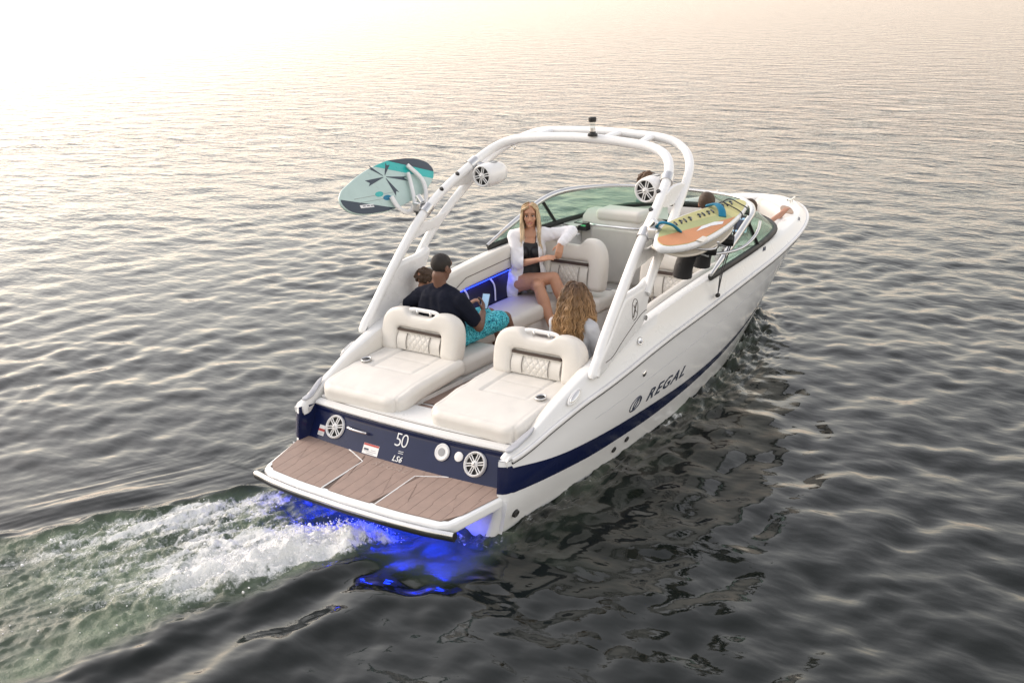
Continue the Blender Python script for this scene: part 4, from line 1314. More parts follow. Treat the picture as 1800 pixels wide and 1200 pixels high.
for y in (.60, -.22, -.60):
    a = TA[np.argmin(np.abs(TA[:, 1] - y) + (TA[:, 2] < 2.3) * 9)]; b = TBk[np.argmin(np.abs(TBk[:, 1] - y * .92) + (TBk[:, 2] < 2.3) * 9)]
    mb = MB(); mb.add(*tube([a, a * .5 + b * .5 + [0, 0, .004], b], [.036, .032, .036], 10, flat=(1.15, .8))); mb.build('cross_brace', 'tower', TW, angle=70)
for sg in (1, -1):
    O = catmull([(.86, .965), (.90, 1.06), (1.10, 1.235), (1.36, 1.48), (1.48, 1.50), (1.68, 1.52), (1.80, 1.555), (1.83, 1.52), (1.75, 1.36), (1.66, 1.20), (1.45, 1.12), (1.15, 1.02), (.97, .955)], 90, True)
    V, F = pillow(O, .085, .04, 5)
    fin = mesh_obj('fin_leg', np.stack([V[:, 0], sg * (V[:, 2] + np.interp(V[:, 1], [.95, 1.5], [1.20, 1.175])), V[:, 1]], 1), F, 'tower', TW, angle=60)
    # joint line and emblem on the fin's outer side
    yo = lambda z: sg * (np.interp(z, [.95, 1.5], [1.20, 1.175]) + .0435)
    P = catmull([(1.02, 1.055), (1.12, 1.07), (1.30, 1.16), (1.62, 1.30), (1.69, 1.31)], 20)
    mb = MB(); mb.add(*tube([(x, yo(z), z) for x, z in P], .003, 5)); mb.build('joint_line', 'piping', fin)
    Ob = np.array([(-.03, -.085), (.03, -.06), (.045, .06), (.0, .085), (-.035, .05)]) + [1.50, 1.36]
    mb = MB(); mb.add(*tube([(x, yo(z), z) for x, z in catmull(Ob, 30, True)] , .003, 5, caps=False)); 
    mb.add(*tube([(1.47, yo(1.3), 1.30), (1.50, yo(1.36), 1.36), (1.53, yo(1.41), 1.41)], .006, 5)); mb.add(*tube([(1.485, yo(1.4), 1.40), (1.52, yo(1.33), 1.33)], .004, 5)); mb.build('fin_emblem', 'piping', fin)
    mb = MB(); mb.add(*tube([(1.66, yo(1.25) - .004, 1.25), (1.66, yo(1.25) + .012 * sg, 1.25)], .022, 12)); mb.build('hinge_bolt', 'alu', fin)
    # gussets between the tubes
    for O in ([(2.10, 2.08), (2.34, 2.21), (2.60, 2.18), (2.47, 2.08), (2.33, 2.05)], [(1.52, 1.66), (1.68, 1.80), (1.84, 1.79), (2.10, 1.83), (1.98, 1.72), (1.86, 1.70)]):
        V, F = pillow(catmull(O, 50, True), .03, .013)
        mesh_obj('gusset', np.stack([V[:, 0], sg * (V[:, 2] + np.interp(V[:, 1], [1.5, 1.85, 2.07], [1.178, 1.158, 1.11])), V[:, 1]], 1), F, 'tower', TW, angle=60)
    # clamps
    for z in (2.26, 1.90):
        i = np.argmin(np.abs(TA[:, 2] - z) + (TA[:, 1] * sg < 0) * 9); t = TA[i + 1] - TA[i - 1]; t /= np.linalg.norm(t)
        mb = MB(); mb.add(*tube([TA[i] - t * .045, TA[i] + t * .045], .054, 16)); mb.build('clamp', 'alu', TW, angle=50)
    for z in (2.15, 2.02):
        i = np.argmin(np.abs(TA[:, 2] - z) + (TA[:, 1] * sg < 0) * 9)
        mb = MB(); mb.add(*tube([TA[i] + [0, -.02 * sg, .02], TA[i] + [-.02, -.02 * sg, .05]], .018, 10)); mb.build('rope_hook', 'rubber', TW, angle=50)
    # tower speaker: pod, face
    c = np.array([2.32, sg * .872, 2.155])
    SPK = empty('tower_speaker', c, TW)
    # (an Empty below an Empty counts as the part; its meshes are sub-parts)
    V, F = lathe([(.100, 0), (.110, .03), (.113, .10), (.110, .20), (.098, .27), (.07, .305), (.03, .318)], 36, 'x'); mesh_obj('speaker_pod', V + c, F, 'tower', SPK, angle=50)
    fr = basis((0, -1, 0), (0, 0, 1), (-1, 0, 0), c + [0.0, 0, 0])
    speaker_face('speaker_grille', SPK, fr, .104)
    i = np.argmin(np.abs(TA[:, 2] - 2.26) + (TA[:, 1] * sg < 0) * 9)
    mb = MB(); mb.add(*tube([TA[i], c + [.14, sg * .06, .06]], .035, 10)); mb.build('speaker_bracket', 'alu', SPK, angle=50)
    mb = MB(); mb.add(*tube(catmull([c + [.12, 0, .112], c + [.2, .03, .108], c + [.2, -.03, .108], c + [.12, -.03, .111]], 16, True), .006, 5, caps=False)); mb.build('pod_mark', 'grey_plastic', SPK)
# light mast
c = np.array([2.66, -.135, 2.548])
LM = empty('anchor_light', c, TW)
V, F = lathe([(.045, -.012), (.045, .008), (.03, .014), (.028, .03)], 20); mesh_obj('light_foot', V + c, F, 'rubber', LM, angle=40)
V, F = lathe([(.027, .03), (.027, .06)], 18); mesh_obj('light_collar', V + c, F, 'alu', LM, angle=40)
V, F = lathe([(.026, .06), (.026, .115)], 18); mesh_obj('light_lens', V + c, F, 'clear_glass', LM, angle=40)
V, F = lathe([(.034, .115), (.036, .135), (.036, .15), (.028, .158)], 20); mesh_obj('light_cap', V + c, F, 'rubber', LM, angle=40)
i = np.argmin(np.abs(TA[:, 1] - .75)); 
mb = MB(); th = np.linspace(0, 2 * PI, 20); mb.add(*tube([TA[i] + [0, .022 * math.cos(a), -.07 + .022 * math.sin(a)] for a in th], .006, 6, caps=False)); mb.build('tow_eye', 'chrome', TW)

# underwater lights below the platform: lens discs on the lower transom and their lamps
for y in (.62, .20, -.20, -.62):
    V, F = lathe([(.05, 0), (.05, .012), (.04, .016)], 18, 'x'); mesh_obj('underwater_light', V * [-1, 1, 1] + [-.152, y, -.02], F, 'led_blue', BOAT)
    la = bpy.data.lights.new('stern_lamp', 'AREA'); la.shape = 'DISK'; la.size = .12; la.energy = 1.5; la.color = (.003, .03, 1.0)
    lo = bpy.data.objects.new('stern_lamp', la); COL.objects.link(lo); lo.location = (-.36, y, .175); lo.parent = BOAT

# ------------------------------------------------------------------ boards and gear on the racks
def plane_frame(n, x_axis, o):
    n = np.array(n, float); n /= np.linalg.norm(n); u = np.array(x_axis, float); u -= n * (u @ n); u /= np.linalg.norm(u)
    return basis(u, np.cross(n, u), n, o)
def patch(fr, O, w0, m, name, parent, t=.002):
    V, F = pillow(np.asarray(O, float), t, t * .3, 1)
    V[:, 2] += w0
    return mesh_obj(name, fr(V), F, m, parent, smooth=False)
def clip_poly(O, a, b, c):
    """keep a*x+b*y<=c"""
    out = []
    n = len(O)
    for i in range(n):
        p, q = O[i], O[(i + 1) % n]
        fp, fq = a*p[0]+b*p[1]-c, a*q[0]+b*q[1]-c
        if fp <= 0: out.append(p)
        if fp * fq < 0: t = fp / (fp - fq); out.append(p + (q - p) * t)
    return np.array(out)

# port rack: pale teal surf board, face towards the boat
a = math.radians(60)
frp = plane_frame((0, -math.sin(a), math.cos(a)), (1, 0, 0), (1.72, 1.505, 2.115))
WB = empty('wake_surf_board', (1.72, 1.505, 2.0))
tag(WB, 'pale teal wake surf board with dark star shape racked on the far tower leg', 'board', 'boards on the tower racks')
Ob = catmull([(-.649, .039), (-.706, -.045), (-.685, -.112), (-.613, -.171), (-.487, -.208), (-.345, -.225), (-.194, -.233), (-.029, -.225), (.15, -.201), (.342, -.165), (.482, -.112), (.619, -.026), (.665, .052), (.628, .127), (.533, .179), (.387, .215), (.245, .228), (.1, .235), (-.237, .185), (-.516, .099)], 90, True)
V, F = pillow(Ob, .028, .012, 4); mesh_obj('board_body', frp(V), F, 'board_pale', WB, angle=60)
patch(frp, clip_poly(Ob * .985, .313, .95, -.238), .0145, 'board_dark', 'tail_panel', WB)
patch(frp, clip_poly(Ob * .985, -.33, -.944, -.160), .0145, 'board_teal', 'nose_band', WB)
patch(frp, clip_poly(Ob * .985, -.35, -.937, -.252), .0165, 'board_dark', 'nose_panel', WB)
cst = np.array([-.03, .088])
for k, (ang, L, w) in enumerate(((47, .165, .032), (140, .19, .022), (187, .26, .038), (-70, .20, .042), (-13, .29, .028))):
    d = np.array([math.cos(math.radians(ang)), math.sin(math.radians(ang))]); nrm_ = np.array([-d[1], d[0]])
    patch(frp, [cst + d * .02 - nrm_ * .003, cst + d * L - nrm_ * w, cst + d * L * .85, cst + d * L * .98 + nrm_ * w * .6, cst + d * .02 + nrm_ * .003], .0150, 'board_dark', 'star_arm', WB)
patch(frp, np.array([(-.50, -.115), (-.33, -.135), (-.335, -.165), (-.50, -.145)]), .0150, 'decal_white', 'board_sticker', WB)
for q in ((-.47, -.128), (-.42, -.134), (-.37, -.14)): patch(frp, np.array([(0, 0), (.035, -.004), (.035, -.012), (0, -.008)]) + q, .0172, 'decal_dark', 'sticker_mark', WB)
for q in ((-.20, -.06), (-.12, -.11)): 
    th = np.linspace(0, 2 * PI, 18)[:-1]; patch(frp, np.stack([.055 * np.cos(th), .025 * np.sin(th)], 1) + q, .0150, 'board_teal' if q[0] < -.15 else 'strap_blue', 'tail_mark', WB)
mb = MB()
for y_ in (.02, -.07): mb.add(*tube([(-.55 + abs(y_), y_ * .5 - .06, .015), (.0, y_ * .5 - .085, .015)], .0015, 4))
V = frp(np.array(mb.V)); mesh_obj('pin_lines', V, mb.F, 'grey_plastic', WB)
def rack(sg, fr, tips, nm_label):
    RK = empty('board_rack', (1.81, sg * 1.16, 1.9), BOAT)
    i = np.argmin(np.abs(TA[:, 2] - 1.90) + (TA[:, 1] * sg < 0) * 9); c = TA[i]
    V, F = rbox((.10, .09, .10), .02, res=.05); mesh_obj('rack_joint', V + c + [0, sg * .09, .02], F, 'alu', RK, angle=50)
    mb = MB(); mb.add(*tube([c + [0, sg * .05, .06], c + [.0, sg * .10, .12]], .03, 12)); mb.build('pivot_knob', 'chrome', RK, angle=50)
    mb = MB(); mb.add(*tube([c + [-.02, sg * .10, .0], c + [-.02, sg * .10, -.11]], .014, 8)); mb.build('release_lever', 'rubber', RK, angle=50)
    hub = c + np.array([0.02, sg * .13, .05])
    for pts in tips:
        P = [hub] + [fr(np.array([q]))[0] for q in pts]
        mb = MB(); mb.add(*tube(catmull(P, 24), .019 if sg > 0 else .011, 8, flat=(1.0, 1.3))); mb.build('rack_arm', 'white_plastic' if sg > 0 else 'alu', RK, angle=60)
    return RK
rack(1, frp, ([(.12, -.30, .03), (.16, -.22, .05), (.22, -.06, .05), (.26, .06, .045)], [(.14, -.32, .03), (.30, -.25, .05), (.40, -.05, .05), (.30, .14, .045)], [(.05, -.30, .03), (-.08, -.24, .05), (-.10, -.12, .045)]), 'port')

# starboard rack: upper surf board with foam deck, lower wakeboard with boots
a = math.radians(16)
PSB = np.array([2.47, -1.37, 1.885])
frs = plane_frame((0, -math.sin(a), math.cos(a)), (1, .04, 0), PSB)
SB = empty('surf_board', PSB)
tag(SB, 'white edged surf board with yellow and orange deck pad strapped to near tower leg', 'board', 'boards on the tower racks')
Os = catmull([(-.93, .03), (-.955, -.045), (-.76, -.145), (-.456, -.188), (-.042, -.182), (.361, -.138), (.727, -.068), (.905, .0), (.90, .065), (.609, .125), (.227, .178), (-.173, .207), (-.524, .195), (-.80, .10)], 110, True)
V, F = pillow(Os, .055, .024, 5)
def rocker(V): V = np.array(V, float); return V
fsr = lambda V: frs(rocker(V))
mesh_obj('board_body', fsr(V), F, 'board_white', SB, angle=60)
Oi = Os * [.945, .86] + [0, .004]
def patch2(O, w0, m, nm, t=.004):
    V, F = pillow(np.asarray(O, float), t, t * .3, 1)
    # refine along x so the rocker can bend it
    V[:, 2] += w0; return mesh_obj(nm, fsr(V), F, m, SB, smooth=False)
patch2(Oi, .0285, 'board_yellow', 'yellow_pad')
patch2(clip_poly(clip_poly(Oi * .995, .16, 1, .045), 1, -.5, .36), .0310, 'board_green', 'olive_pad', .003)
patch2(clip_poly(clip_poly(Oi * .995, .16, 1, -.055), 1, -.5, .40), .0325, 'board_orange', 'orange_pad', .003)
patch2(np.array([(-.35, -.06), (-.1, -.08), (.05, -.12), (.12, -.10), (.02, -.055), (-.2, -.035)]), .0360, 'board_white', 'wave_mark', .002)
patch2(np.array([(-.55, -.15), (-.40, -.14), (-.38, -.19), (-.52, -.20)]), .0360, 'board_cream', 'logo_plate', .002)
mb = MB()
rr = random.Random(4)
for k in range(14):
    x0 = -.38 + .078 * k; y0 = .125 - .007 * k + (.03 if k > 8 else 0)
    if k in (4, 9): continue
    mb = MB()
    mb.add(*tube(np.array([(x0 - .01, y0 - .022, .036), (x0 + .012, y0 - .004, .036), (x0 + .02 + .03 * (k % 2), y0 + .004, .036), (x0 + .03, y0 + .026, .036)]), .008, 5))
    mesh_obj('script_stroke', fsr(np.array(mb.V)), mb.F, 'board_dark', SB)
# bungee cords and blue hold-down straps
for x0 in (.50, .66):
    mb = MB(); mb.add(*tube(catmull([(x0 - .02, -.13, -.01), (x0 - .01, -.115, .034), (x0 + .02, .0, .05), (x0 + .05, .11, .045), (x0 + .05, .16, .0)], 24), .006, 6)); mesh_obj('bungee_cord', fsr(np.array(mb.V)), mb.F, 'rope', SB)
for P in ([(-.62, .19, .0), (-.63, .16, .085), (-.56, .08, .085), (-.50, .02, .035)], [(.36, .17, .03), (.35, .09, .075), (.27, .0, .075), (.22, -.045, .034)]):
    mb = MB(); mb.add(*tube(catmull(P, 20), .034, 8, flat=(1.0, .35))); mesh_obj('hold_down_strap', fsr(np.array(mb.V)), mb.F, 'strap_blue', SB)

LB0 = np.array([2.28, -1.34, 1.765])
a2 = math.radians(13)
frl = plane_frame((0, -math.sin(a2), math.cos(a2)), (1, .02, .09), LB0)
LB = empty('wakeboard', LB0)
tag(LB, 'cream wakeboard with black boots hanging beneath the yellow and orange surf board', 'board', 'boards on the tower racks')
Ol = catmull([(-.62, 0), (-.58, -.11), (-.35, -.165), (0, -.175), (.35, -.165), (.58, -.11), (.62, 0), (.58, .11), (.35, .165), (0, .175), (-.35, .165), (-.58, .11)], 90, True)
V, F = pillow(Ol, .022, .009, 3); V[:, 2] += .06 * (V[:, 0] / .62) ** 2
mesh_obj('board_body', frl(V), F, 'board_cream', LB, angle=60)
def boot(cx, yaw):
    """a wakeboard boot under the board: sole against the board, shaft hanging down"""
    BT = empty('boot', frl(np.array([[cx, 0, -.1]]))[0], LB)
    cy, sy_ = math.cos(yaw), math.sin(yaw)
    mb = MB()
    P = np.array([(0, -.16, -.05), (0, -.10, -.055), (0, -.02, -.065), (0, .05, -.10), (0, .07, -.18), (0, .075, -.26), (0, .07, -.33)])
    R_ = [.045, .056, .066, .076, .078, .080, .085]
    P2 = np.stack([P[:, 0] * cy - P[:, 1] * sy_, P[:, 0] * sy_ + P[:, 1] * cy, P[:, 2]], 1) + [cx, -.03, 0]
    V, F = tube(catmull(P2, 20), np.interp(np.linspace(0, 1, 20), np.linspace(0, 1, 7), R_), 12)
    mesh_obj('boot_upper', frl(V), F, 'boot', BT, angle=60)
    V, F = rbox((.13, .30, .03), .014, res=.08); V = V @ np.array([(cy, sy_, 0), (-sy_, cy, 0), (0, 0, 1)]) + [cx, -.03, -.025]
    mesh_obj('boot_plate', frl(V), F, 'rubber', BT)
    for k in range(3):
        q = np.array([[cx - .075, -.10 + .07 * k, -.07 - .02 * k], [cx + .0, -.14 + .07 * k, -.10 - .02 * k], [cx + .075, -.10 + .07 * k, -.07 - .02 * k]])
        V, F = tube(q, .008, 6); mesh_obj('lace', frl(V), F, 'grey_plastic', BT)
    V, F = lathe([(.018, 0), (.018, .02), (.012, .024)], 12); V = V + [cx + .05, .06, -.33]
    mesh_obj('buckle', frl(V), F, 'chrome', BT)
boot(.06, .5); boot(.44, .4)
rack(-1, fsr, ([(-.55, .27, .0), (-.55, .1, -.045), (-.45, -.2, -.05), (-.40, -.29, -.01), (-.40, -.28, .04)], [(-.55, .27, -.06), (-.3, .15, -.20), (.0, -.1, -.24), (.25, -.28, -.17), (.45, -.31, -.06), (.50, -.29, .03)]), 'starboard')
# bungee tails hanging to the coaming
TL = empty('tie_down_line', (3.0, -1.25, 1.2))
tag(TL, 'thin black tie-down cord hanging from the racked boards to the coaming', 'cord')
mb = MB(); mb.add(*tube(catmull([(3.05, -1.40, 1.86), (2.98, -1.37, 1.60), (2.93, -1.32, 1.36), (2.90, -1.30, 1.20), (2.87, -1.305, 1.16)], 24), .0055, 6)); mb.build('cord', 'rope', TL)
mb = MB(); mb.add(*tube(catmull([(2.92, -1.42, 1.85), (2.93, -1.37, 1.60), (2.89, -1.32, 1.36), (2.87, -1.305, 1.16)], 24), .0045, 6)); mb.build('cord', 'rope', TL)
V, F = rbox((.05, .035, .035), .014, res=.02); mesh_obj('toggle', V + [2.87, -1.305, 1.15], F, 'rubber', TL)
# ------------------------------------------------------------------ people
def vec(*a): return np.array(a, float)
def unit(v): v = np.asarray(v, float); return v / (np.linalg.norm(v) + 1e-12)

def capsule(p0, p1, r0, r1, seg=14, arc=4):
    p0, p1 = np.asarray(p0, float), np.asarray(p1, float)
    T = unit(p1 - p0) if np.linalg.norm(p1 - p0) > 1e-6 else vec(0, 0, 1)
    N = unit(np.cross(T, vec(0, 0, 1) if abs(T[2]) < .9 else vec(0, 1, 0))); B = np.cross(T, N)
    rings = []
    for k in range(arc, 0, -1):
        a = PI / 2 * k / (arc + .35); rings.append((p0 - T * r0 * math.sin(a), r0 * math.cos(a)))
    rings += [(p0, r0), (p1, r1)]
    for k in range(1, arc + 1):
        a = PI / 2 * k / (arc + .35); rings.append((p1 + T * r1 * math.sin(a), r1 * math.cos(a)))
    V = []; F = []
    for c, r in rings:
        for j in range(seg):
            a = 2 * PI * j / seg; V.append(c + r * (math.cos(a) * N + math.sin(a) * B))
    n = len(rings)
    for i in range(n - 1):
        for j in range(seg):
            j2 = (j + 1) % seg; F.append([i*seg+j, i*seg+j2, (i+1)*seg+j2, (i+1)*seg+j])
    F.append(list(range(seg))[::-1]); F.append([(n-1)*seg+j for j in range(seg)])
    return V, F

def ellips(c, rad, M=None, seg=18, rin=12):
    V = []; F = []
    for i in range(1, rin):
        th = PI * i / rin
        for j in range(seg):
            a = 2 * PI * j / seg; V.append((math.sin(th) * math.cos(a), math.sin(th) * math.sin(a), math.cos(th)))
    n = rin - 1
    for i in range(n - 1):
        for j in range(seg):
            j2 = (j + 1) % seg; F.append([i*seg+j, (i+1)*seg+j, (i+1)*seg+j2, i*seg+j2])
    V.append((0, 0, 1)); V.append((0, 0, -1))
    for j in range(seg):
        j2 = (j + 1) % seg
        F.append([len(V) - 2, j, j2]); F.append([len(V) - 1, (n-1)*seg+j2, (n-1)*seg+j])
    V = np.array(V) * rad
    if M is not None: V = V @ np.asarray(M).T
    return V + np.asarray(c), F

def unit_rows(A): return A / (np.linalg.norm(A, axis=1)[:, None] + 1e-12)

def fuse(parts, voxel=.008, smooth=6):
    mb = MB()
    for V, F in parts: mb.add(V, F)
    me = bpy.data.meshes.new('tmp'); me.from_pydata([tuple(map(float, v)) for v in mb.V], [], mb.F)
    bm = bmesh.new(); bm.from_mesh(me); bmesh.ops.recalc_face_normals(bm, faces=bm.faces); bm.to_mesh(me); bm.free()
    o = bpy.data.objects.new('tmp', me); COL.objects.link(o)
    r = o.modifiers.new('r', 'REMESH'); r.mode = 'VOXEL'; r.voxel_size = voxel
    s = o.modifiers.new('s', 'SMOOTH'); s.iterations = smooth; s.factor = .5
    dg = bpy.context.evaluated_depsgraph_get()
    ev = o.evaluated_get(dg); m2 = bpy.data.meshes.new_from_object(ev)
    V = np.empty(len(m2.vertices) * 3, np.float32); m2.vertices.foreach_get('co', V); V = V.reshape(-1, 3).astype(float)
    N = np.empty(len(m2.vertices) * 3, np.float32); m2.vertices.foreach_get('normal', N); N = N.reshape(-1, 3).astype(float)
    F = [list(p.vertices) for p in m2.polygons]
    bpy.data.objects.remove(o); bpy.data.meshes.remove(me); bpy.data.meshes.remove(m2)
    return V, F, N

def wrinkle(V, N, amp, sc, seed=0):
    d = fbm(V[:, 0] * sc + V[:, 2] * sc * .8 + seed, V[:, 1] * sc * 1.1 - V[:, 2] * sc * .5 + seed * 3, 3)
    return V + N * (amp * d)[:, None]

def hand_parts(w, d, palm, s=1.0, curl=.5, thumb_side=1):
    """w wrist, d direction of the hand, palm = direction the palm faces"""
    d = unit(d); palm = unit(np.asarray(palm, float) - d * (np.asarray(palm, float) @ d)); side = np.cross(d, palm) * thumb_side
    P = []
    for o in (-.026, -.009, .009, .026):
        P.append(capsule(w + side * o * .7 * s, w + (d * .082 + side * o) * s, .015 * s, .013 * s, 10, 3))
    for o, L in ((.029, .066), (.010, .076), (-.010, .072), (-.029, .056)):
        p = w + (d * .085 + side * o) * s; a = 0.0; q = d
        for f, r in ((.42, .0088), (.32, .008), (.26, .0072)):
            a += curl * .85
            q = d * math.cos(a) + palm * math.sin(a)
            p2 = p + q * L * f * s
            P.append(capsule(p, p2, r * s * 1.05, r * s, 8, 2)); p = p2
    p = w + (d * .022 + side * .026) * s
    q = unit(d * .62 + side * .62 + palm * .45); p2 = p + q * .045 * s; P.append(capsule(p, p2, .0125 * s, .0105 * s, 8, 3))
    q = unit(d * .85 + side * .25 + palm * .5); P.append(capsule(p2, p2 + q * .03 * s, .0100 * s, .0085 * s, 8, 3))
    return P

def head_frame(c, face, up=(0, 0, 1)):
    f = unit(face); u = np.asarray(up, float); r = unit(np.cross(f, u)); u = np.cross(r, f)
    M = np.stack([r, f, u], 1)
    return lambda q: np.asarray(q, float) @ M.T + np.asarray(c), M

def head_parts(c, face, s=1.0, female=False, up=(0, 0, 1)):
    L, M = head_frame(c, face, up)
    jw = .047 if female else .053
    E = lambda q, r: ellips(L(np.array(q) * s), np.array(r) * s, M)
    P = [E((0, -.012, .030), (.074, .094, .084)), E((0, .022, -.030), (.060, .068, .070)), E((0, .030, -.070), (jw, .056, .045)), E((0, .070, -.100), (.020, .018, .016)),
         E((0, .066, .042), (.052, .026, .034)), E((.036, .060, -.022), (.024, .022, .026)), E((-.036, .060, -.022), (.024, .022, .026))]
    P.append(capsule(L(vec(0, .090, .018) * s), L(vec(0, .106, -.026) * s), .0085 * s, .0125 * s, 10, 3))
    P.append(capsule(L(vec(-.010, .096, -.034) * s), L(vec(.010, .096, -.034) * s), .0085 * s, .0085 * s, 8, 3))
    P.append(capsule(L(vec(-.014, .082, -.064) * s), L(vec(.014, .082, -.064) * s), .011 * s, .011 * s, 8, 3))
    for sg in (-1, 1):
        P.append(ellips(L(vec(sg * .078, -.008, -.008) * s), np.array((.010, .020, .032)) * s, M))
    return P, L, M

def limb(P, a, b, r0, r1, bulge=0.0, at=.35):
    a, b = np.asarray(a, float), np.asarray(b, float)
    m = a * (1 - at) + b * at; rm = r0 * (1 - at) + r1 * at + bulge
    P.append(capsule(a, m, r0, rm)); P.append(capsule(m, b, rm, r1))

def torso(P, J, k, s, female, inf=0.0):
    ax = unit(J['shR'] - J['shL'])
    up = unit(J['neck'] - J['pel'])
    w_ch, w_wa, w_hp = (.070, .055, .085) if female else (.095, .080, .075)
    r_ch, r_wa, r_hp = (.088, .080, .098) if female else (.108, .102, .102)
    mid = J['pel'] * .5 + J['chest'] * .5
    for o in (-1, 0, 1):
        P.append(capsule(J['chest'] + ax * o * w_ch * s, J['chest'] + up * .09 * s + ax * o * w_ch * .8 * s, (r_ch * s) + inf, r_ch * s * .82 + inf))
        P.append(capsule(J['chest'] + ax * o * w_ch * s, mid + ax * o * w_wa * s, r_ch * s + inf, r_wa * s + inf))
        P.append(capsule(mid + ax * o * w_wa * s, J['pel'] + ax * o * w_hp * s, r_wa * s + inf, r_hp * s + inf))
    P.append(capsule(J['shR'], J['shL'], .056 * s + inf, .056 * s + inf))
    P.append(capsule(J['neck'] + vec(0, 0, -.02), J['shR'] * .75 + J['neck'] * .25, .052 * s + inf, .055 * s + inf))
    P.append(capsule(J['neck'] + vec(0, 0, -.02), J['shL'] * .75 + J['neck'] * .25, .052 * s + inf, .055 * s + inf))
    if female:
        f = unit(np.cross(up, ax)); f = f if f @ J['face'] > 0 else -f
        for o in (-1, 1): P.append(ellips(J['chest'] + f * .075 * s + ax * o * .065 * s + up * .0, np.full(3, .058 * s + inf)))
    for h in ('hipR', 'hipL'): P.append(ellips(J[h], np.full(3, .098 * s + inf)))

def person(label, J, skin, s=1.0, female=False, sleeve=('shirt_navy', .55, .02), trousers=None, voxel=.008, hands=None, feet=True, group='people aboard the boat', base=None, bare_legs=True):
    J = {k: np.asarray(v, float) for k, v in J.items()}
    base = base if base is not None else (J['pel'][0], J['pel'][1], J['pel'][2] - .1)
    o = empty('person', base); tag(o, label, 'person', group)
    P, L, M = head_parts(J['head'], J['face'], s * J.get('hs', 1.0) if True else s, female)
    hs = float(J.get('hs', 1.0)) * s
    nb = L(vec(0, -.025, -.07) * hs)
    P.append(capsule(J['neck'] + vec(0, 0, -.03), nb, .056 * s, .048 * s if female else .055 * s))
    torso(P, J, 1, s, female)
    ar = .043 if female else .052
    for sd in 'RL':
        limb(P, J['sh' + sd], J['el' + sd], ar * 1.08 * s, ar * .82 * s, .003)
        limb(P, J['el' + sd], J['wr' + sd], ar * .84 * s, ar * .55 * s, .005, .3)
        h = (hands or {}).get(sd)
        d = J['wr' + sd] - J['el' + sd]
        if h is None: h = (d, vec(0, 0, -1), .5)
        P += hand_parts(J['wr' + sd], h[0], h[1], s, h[2], 1 if sd == 'R' else -1)
        th = .083 if not female else .088
        limb(P, J['hip' + sd], J['kn' + sd], th * 1.08 * s, .058 * s, .0)
        limb(P, J['kn' + sd], J['an' + sd], .056 * s, .036 * s, .013, .3)
        if feet:
            f = unit(J['ft' + sd] if ('ft' + sd) in J else vec(1, 0, -.1))
            P.append(capsule(J['an' + sd] + vec(0, 0, -.035) * s - f * .03 * s, J['an' + sd] + vec(0, 0, -.045) * s + f * .12 * s, .036 * s, .028 * s))
            P.append(capsule(J['an' + sd] + vec(0, 0, -.045) * s + f * .12 * s, J['an' + sd] + vec(0, 0, -.05) * s + f * .17 * s, .030 * s, .020 * s))
    V, F, N = fuse(P, voxel)
    mesh_obj('body', V, F, skin, o)
    if sleeve:
        m, fr, loose = sleeve
        Q = []
        torso(Q, J, 1, s, female, loose * .7)
        for sd in 'RL':
            a, b = J['sh' + sd], J['el' + sd]
            if fr <= 1:
                e = a + (b - a) * fr; limb(Q, a, e, (ar * 1.1) * s + loose, ar * .95 * s + loose * 1.15)
            else:
                limb(Q, a, b, (ar * 1.1) * s + loose, ar * .85 * s + loose * 1.2)
                c = J['wr' + sd]; e = b + (c - b) * (fr - 1); limb(Q, b, e, ar * .85 * s + loose * 1.2, ar * .7 * s + loose * .9)
        V, F, N = fuse(Q, voxel * 1.15, 8); V = wrinkle(V, N, .010, 9, 2.3); V = wrinkle(V, N, .0035, 20, 5.1)
        J['_shirt'] = (V, F, m)
        if not J.get('open') is not None:
            mesh_obj('shirt', V, F, m, o)
    if trousers:
        m, fr = trousers
        Q = []
        for sd in 'RL':
            a, b = J['hip' + sd], J['kn' + sd]
            limb(Q, a, a + (b - a) * fr, .083 * 1.08 * s + .018, .07 * s + .022)
        Q.append(capsule(J['hipR'], J['hipL'], .112 * s, .112 * s)); Q.append(capsule(J['pel'], J['pel'] * .7 + J['chest'] * .3, .118 * s, .110 * s))
        V, F, N = fuse(Q, voxel * 1.15, 6); V = wrinkle(V, N, .010, 13, 1.3)
        mesh_obj('shorts', V, F, m, o)
    return o, J, L, hs

def hair_cap(o, L, hs, m, thick=.010, nape=-.055, front=.055, noise=.006, sc=30):
    """close-cropped hair: shell over the cranium, cut at the hairline"""
    V, F = ellips((0, -.014, .032), (.074 + thick, .094 + thick, .084 + thick), None, 44, 34)
    V = V + unit_rows(V - [0, -.014, .032]) * (noise * fbm(V[:, 0] * sc / .1 * .1 + V[:, 2] * sc, V[:, 1] * sc - V[:, 2] * 7, 3))[:, None]
    lim = np.interp(V[:, 1], [-.11, -.03, .02, .05, .075, .1], [nape, nape + .005, -.015, .02, front, front + .02])
    keep = V[:, 2] > lim
    F2 = [f for f in F if all(keep[i] for i in f)]
    mesh_obj('hair', L(V * hs), F2, m, o)

def smooth_edge(V, F, it=14):
    """relax the cut edge of an open mesh so that hems run clean"""
    cnt = {}
    for f in F:
        for a, b in zip(f, f[1:] + f[:1]):
            k = (min(a, b), max(a, b)); cnt[k] = cnt.get(k, 0) + 1
    nb = {}
    for (a, b), c in cnt.items():
        if c == 1: nb.setdefault(a, []).append(b); nb.setdefault(b, []).append(a)
    V = V.copy(); ids = [i for i in nb if len(nb[i]) == 2]
    if not ids: return V
    I = np.array(ids); A = np.array([nb[i][0] for i in ids]); B_ = np.array([nb[i][1] for i in ids])
    for _ in range(it): V[I] = V[I] * .4 + (V[A] + V[B_]) * .3
    return V

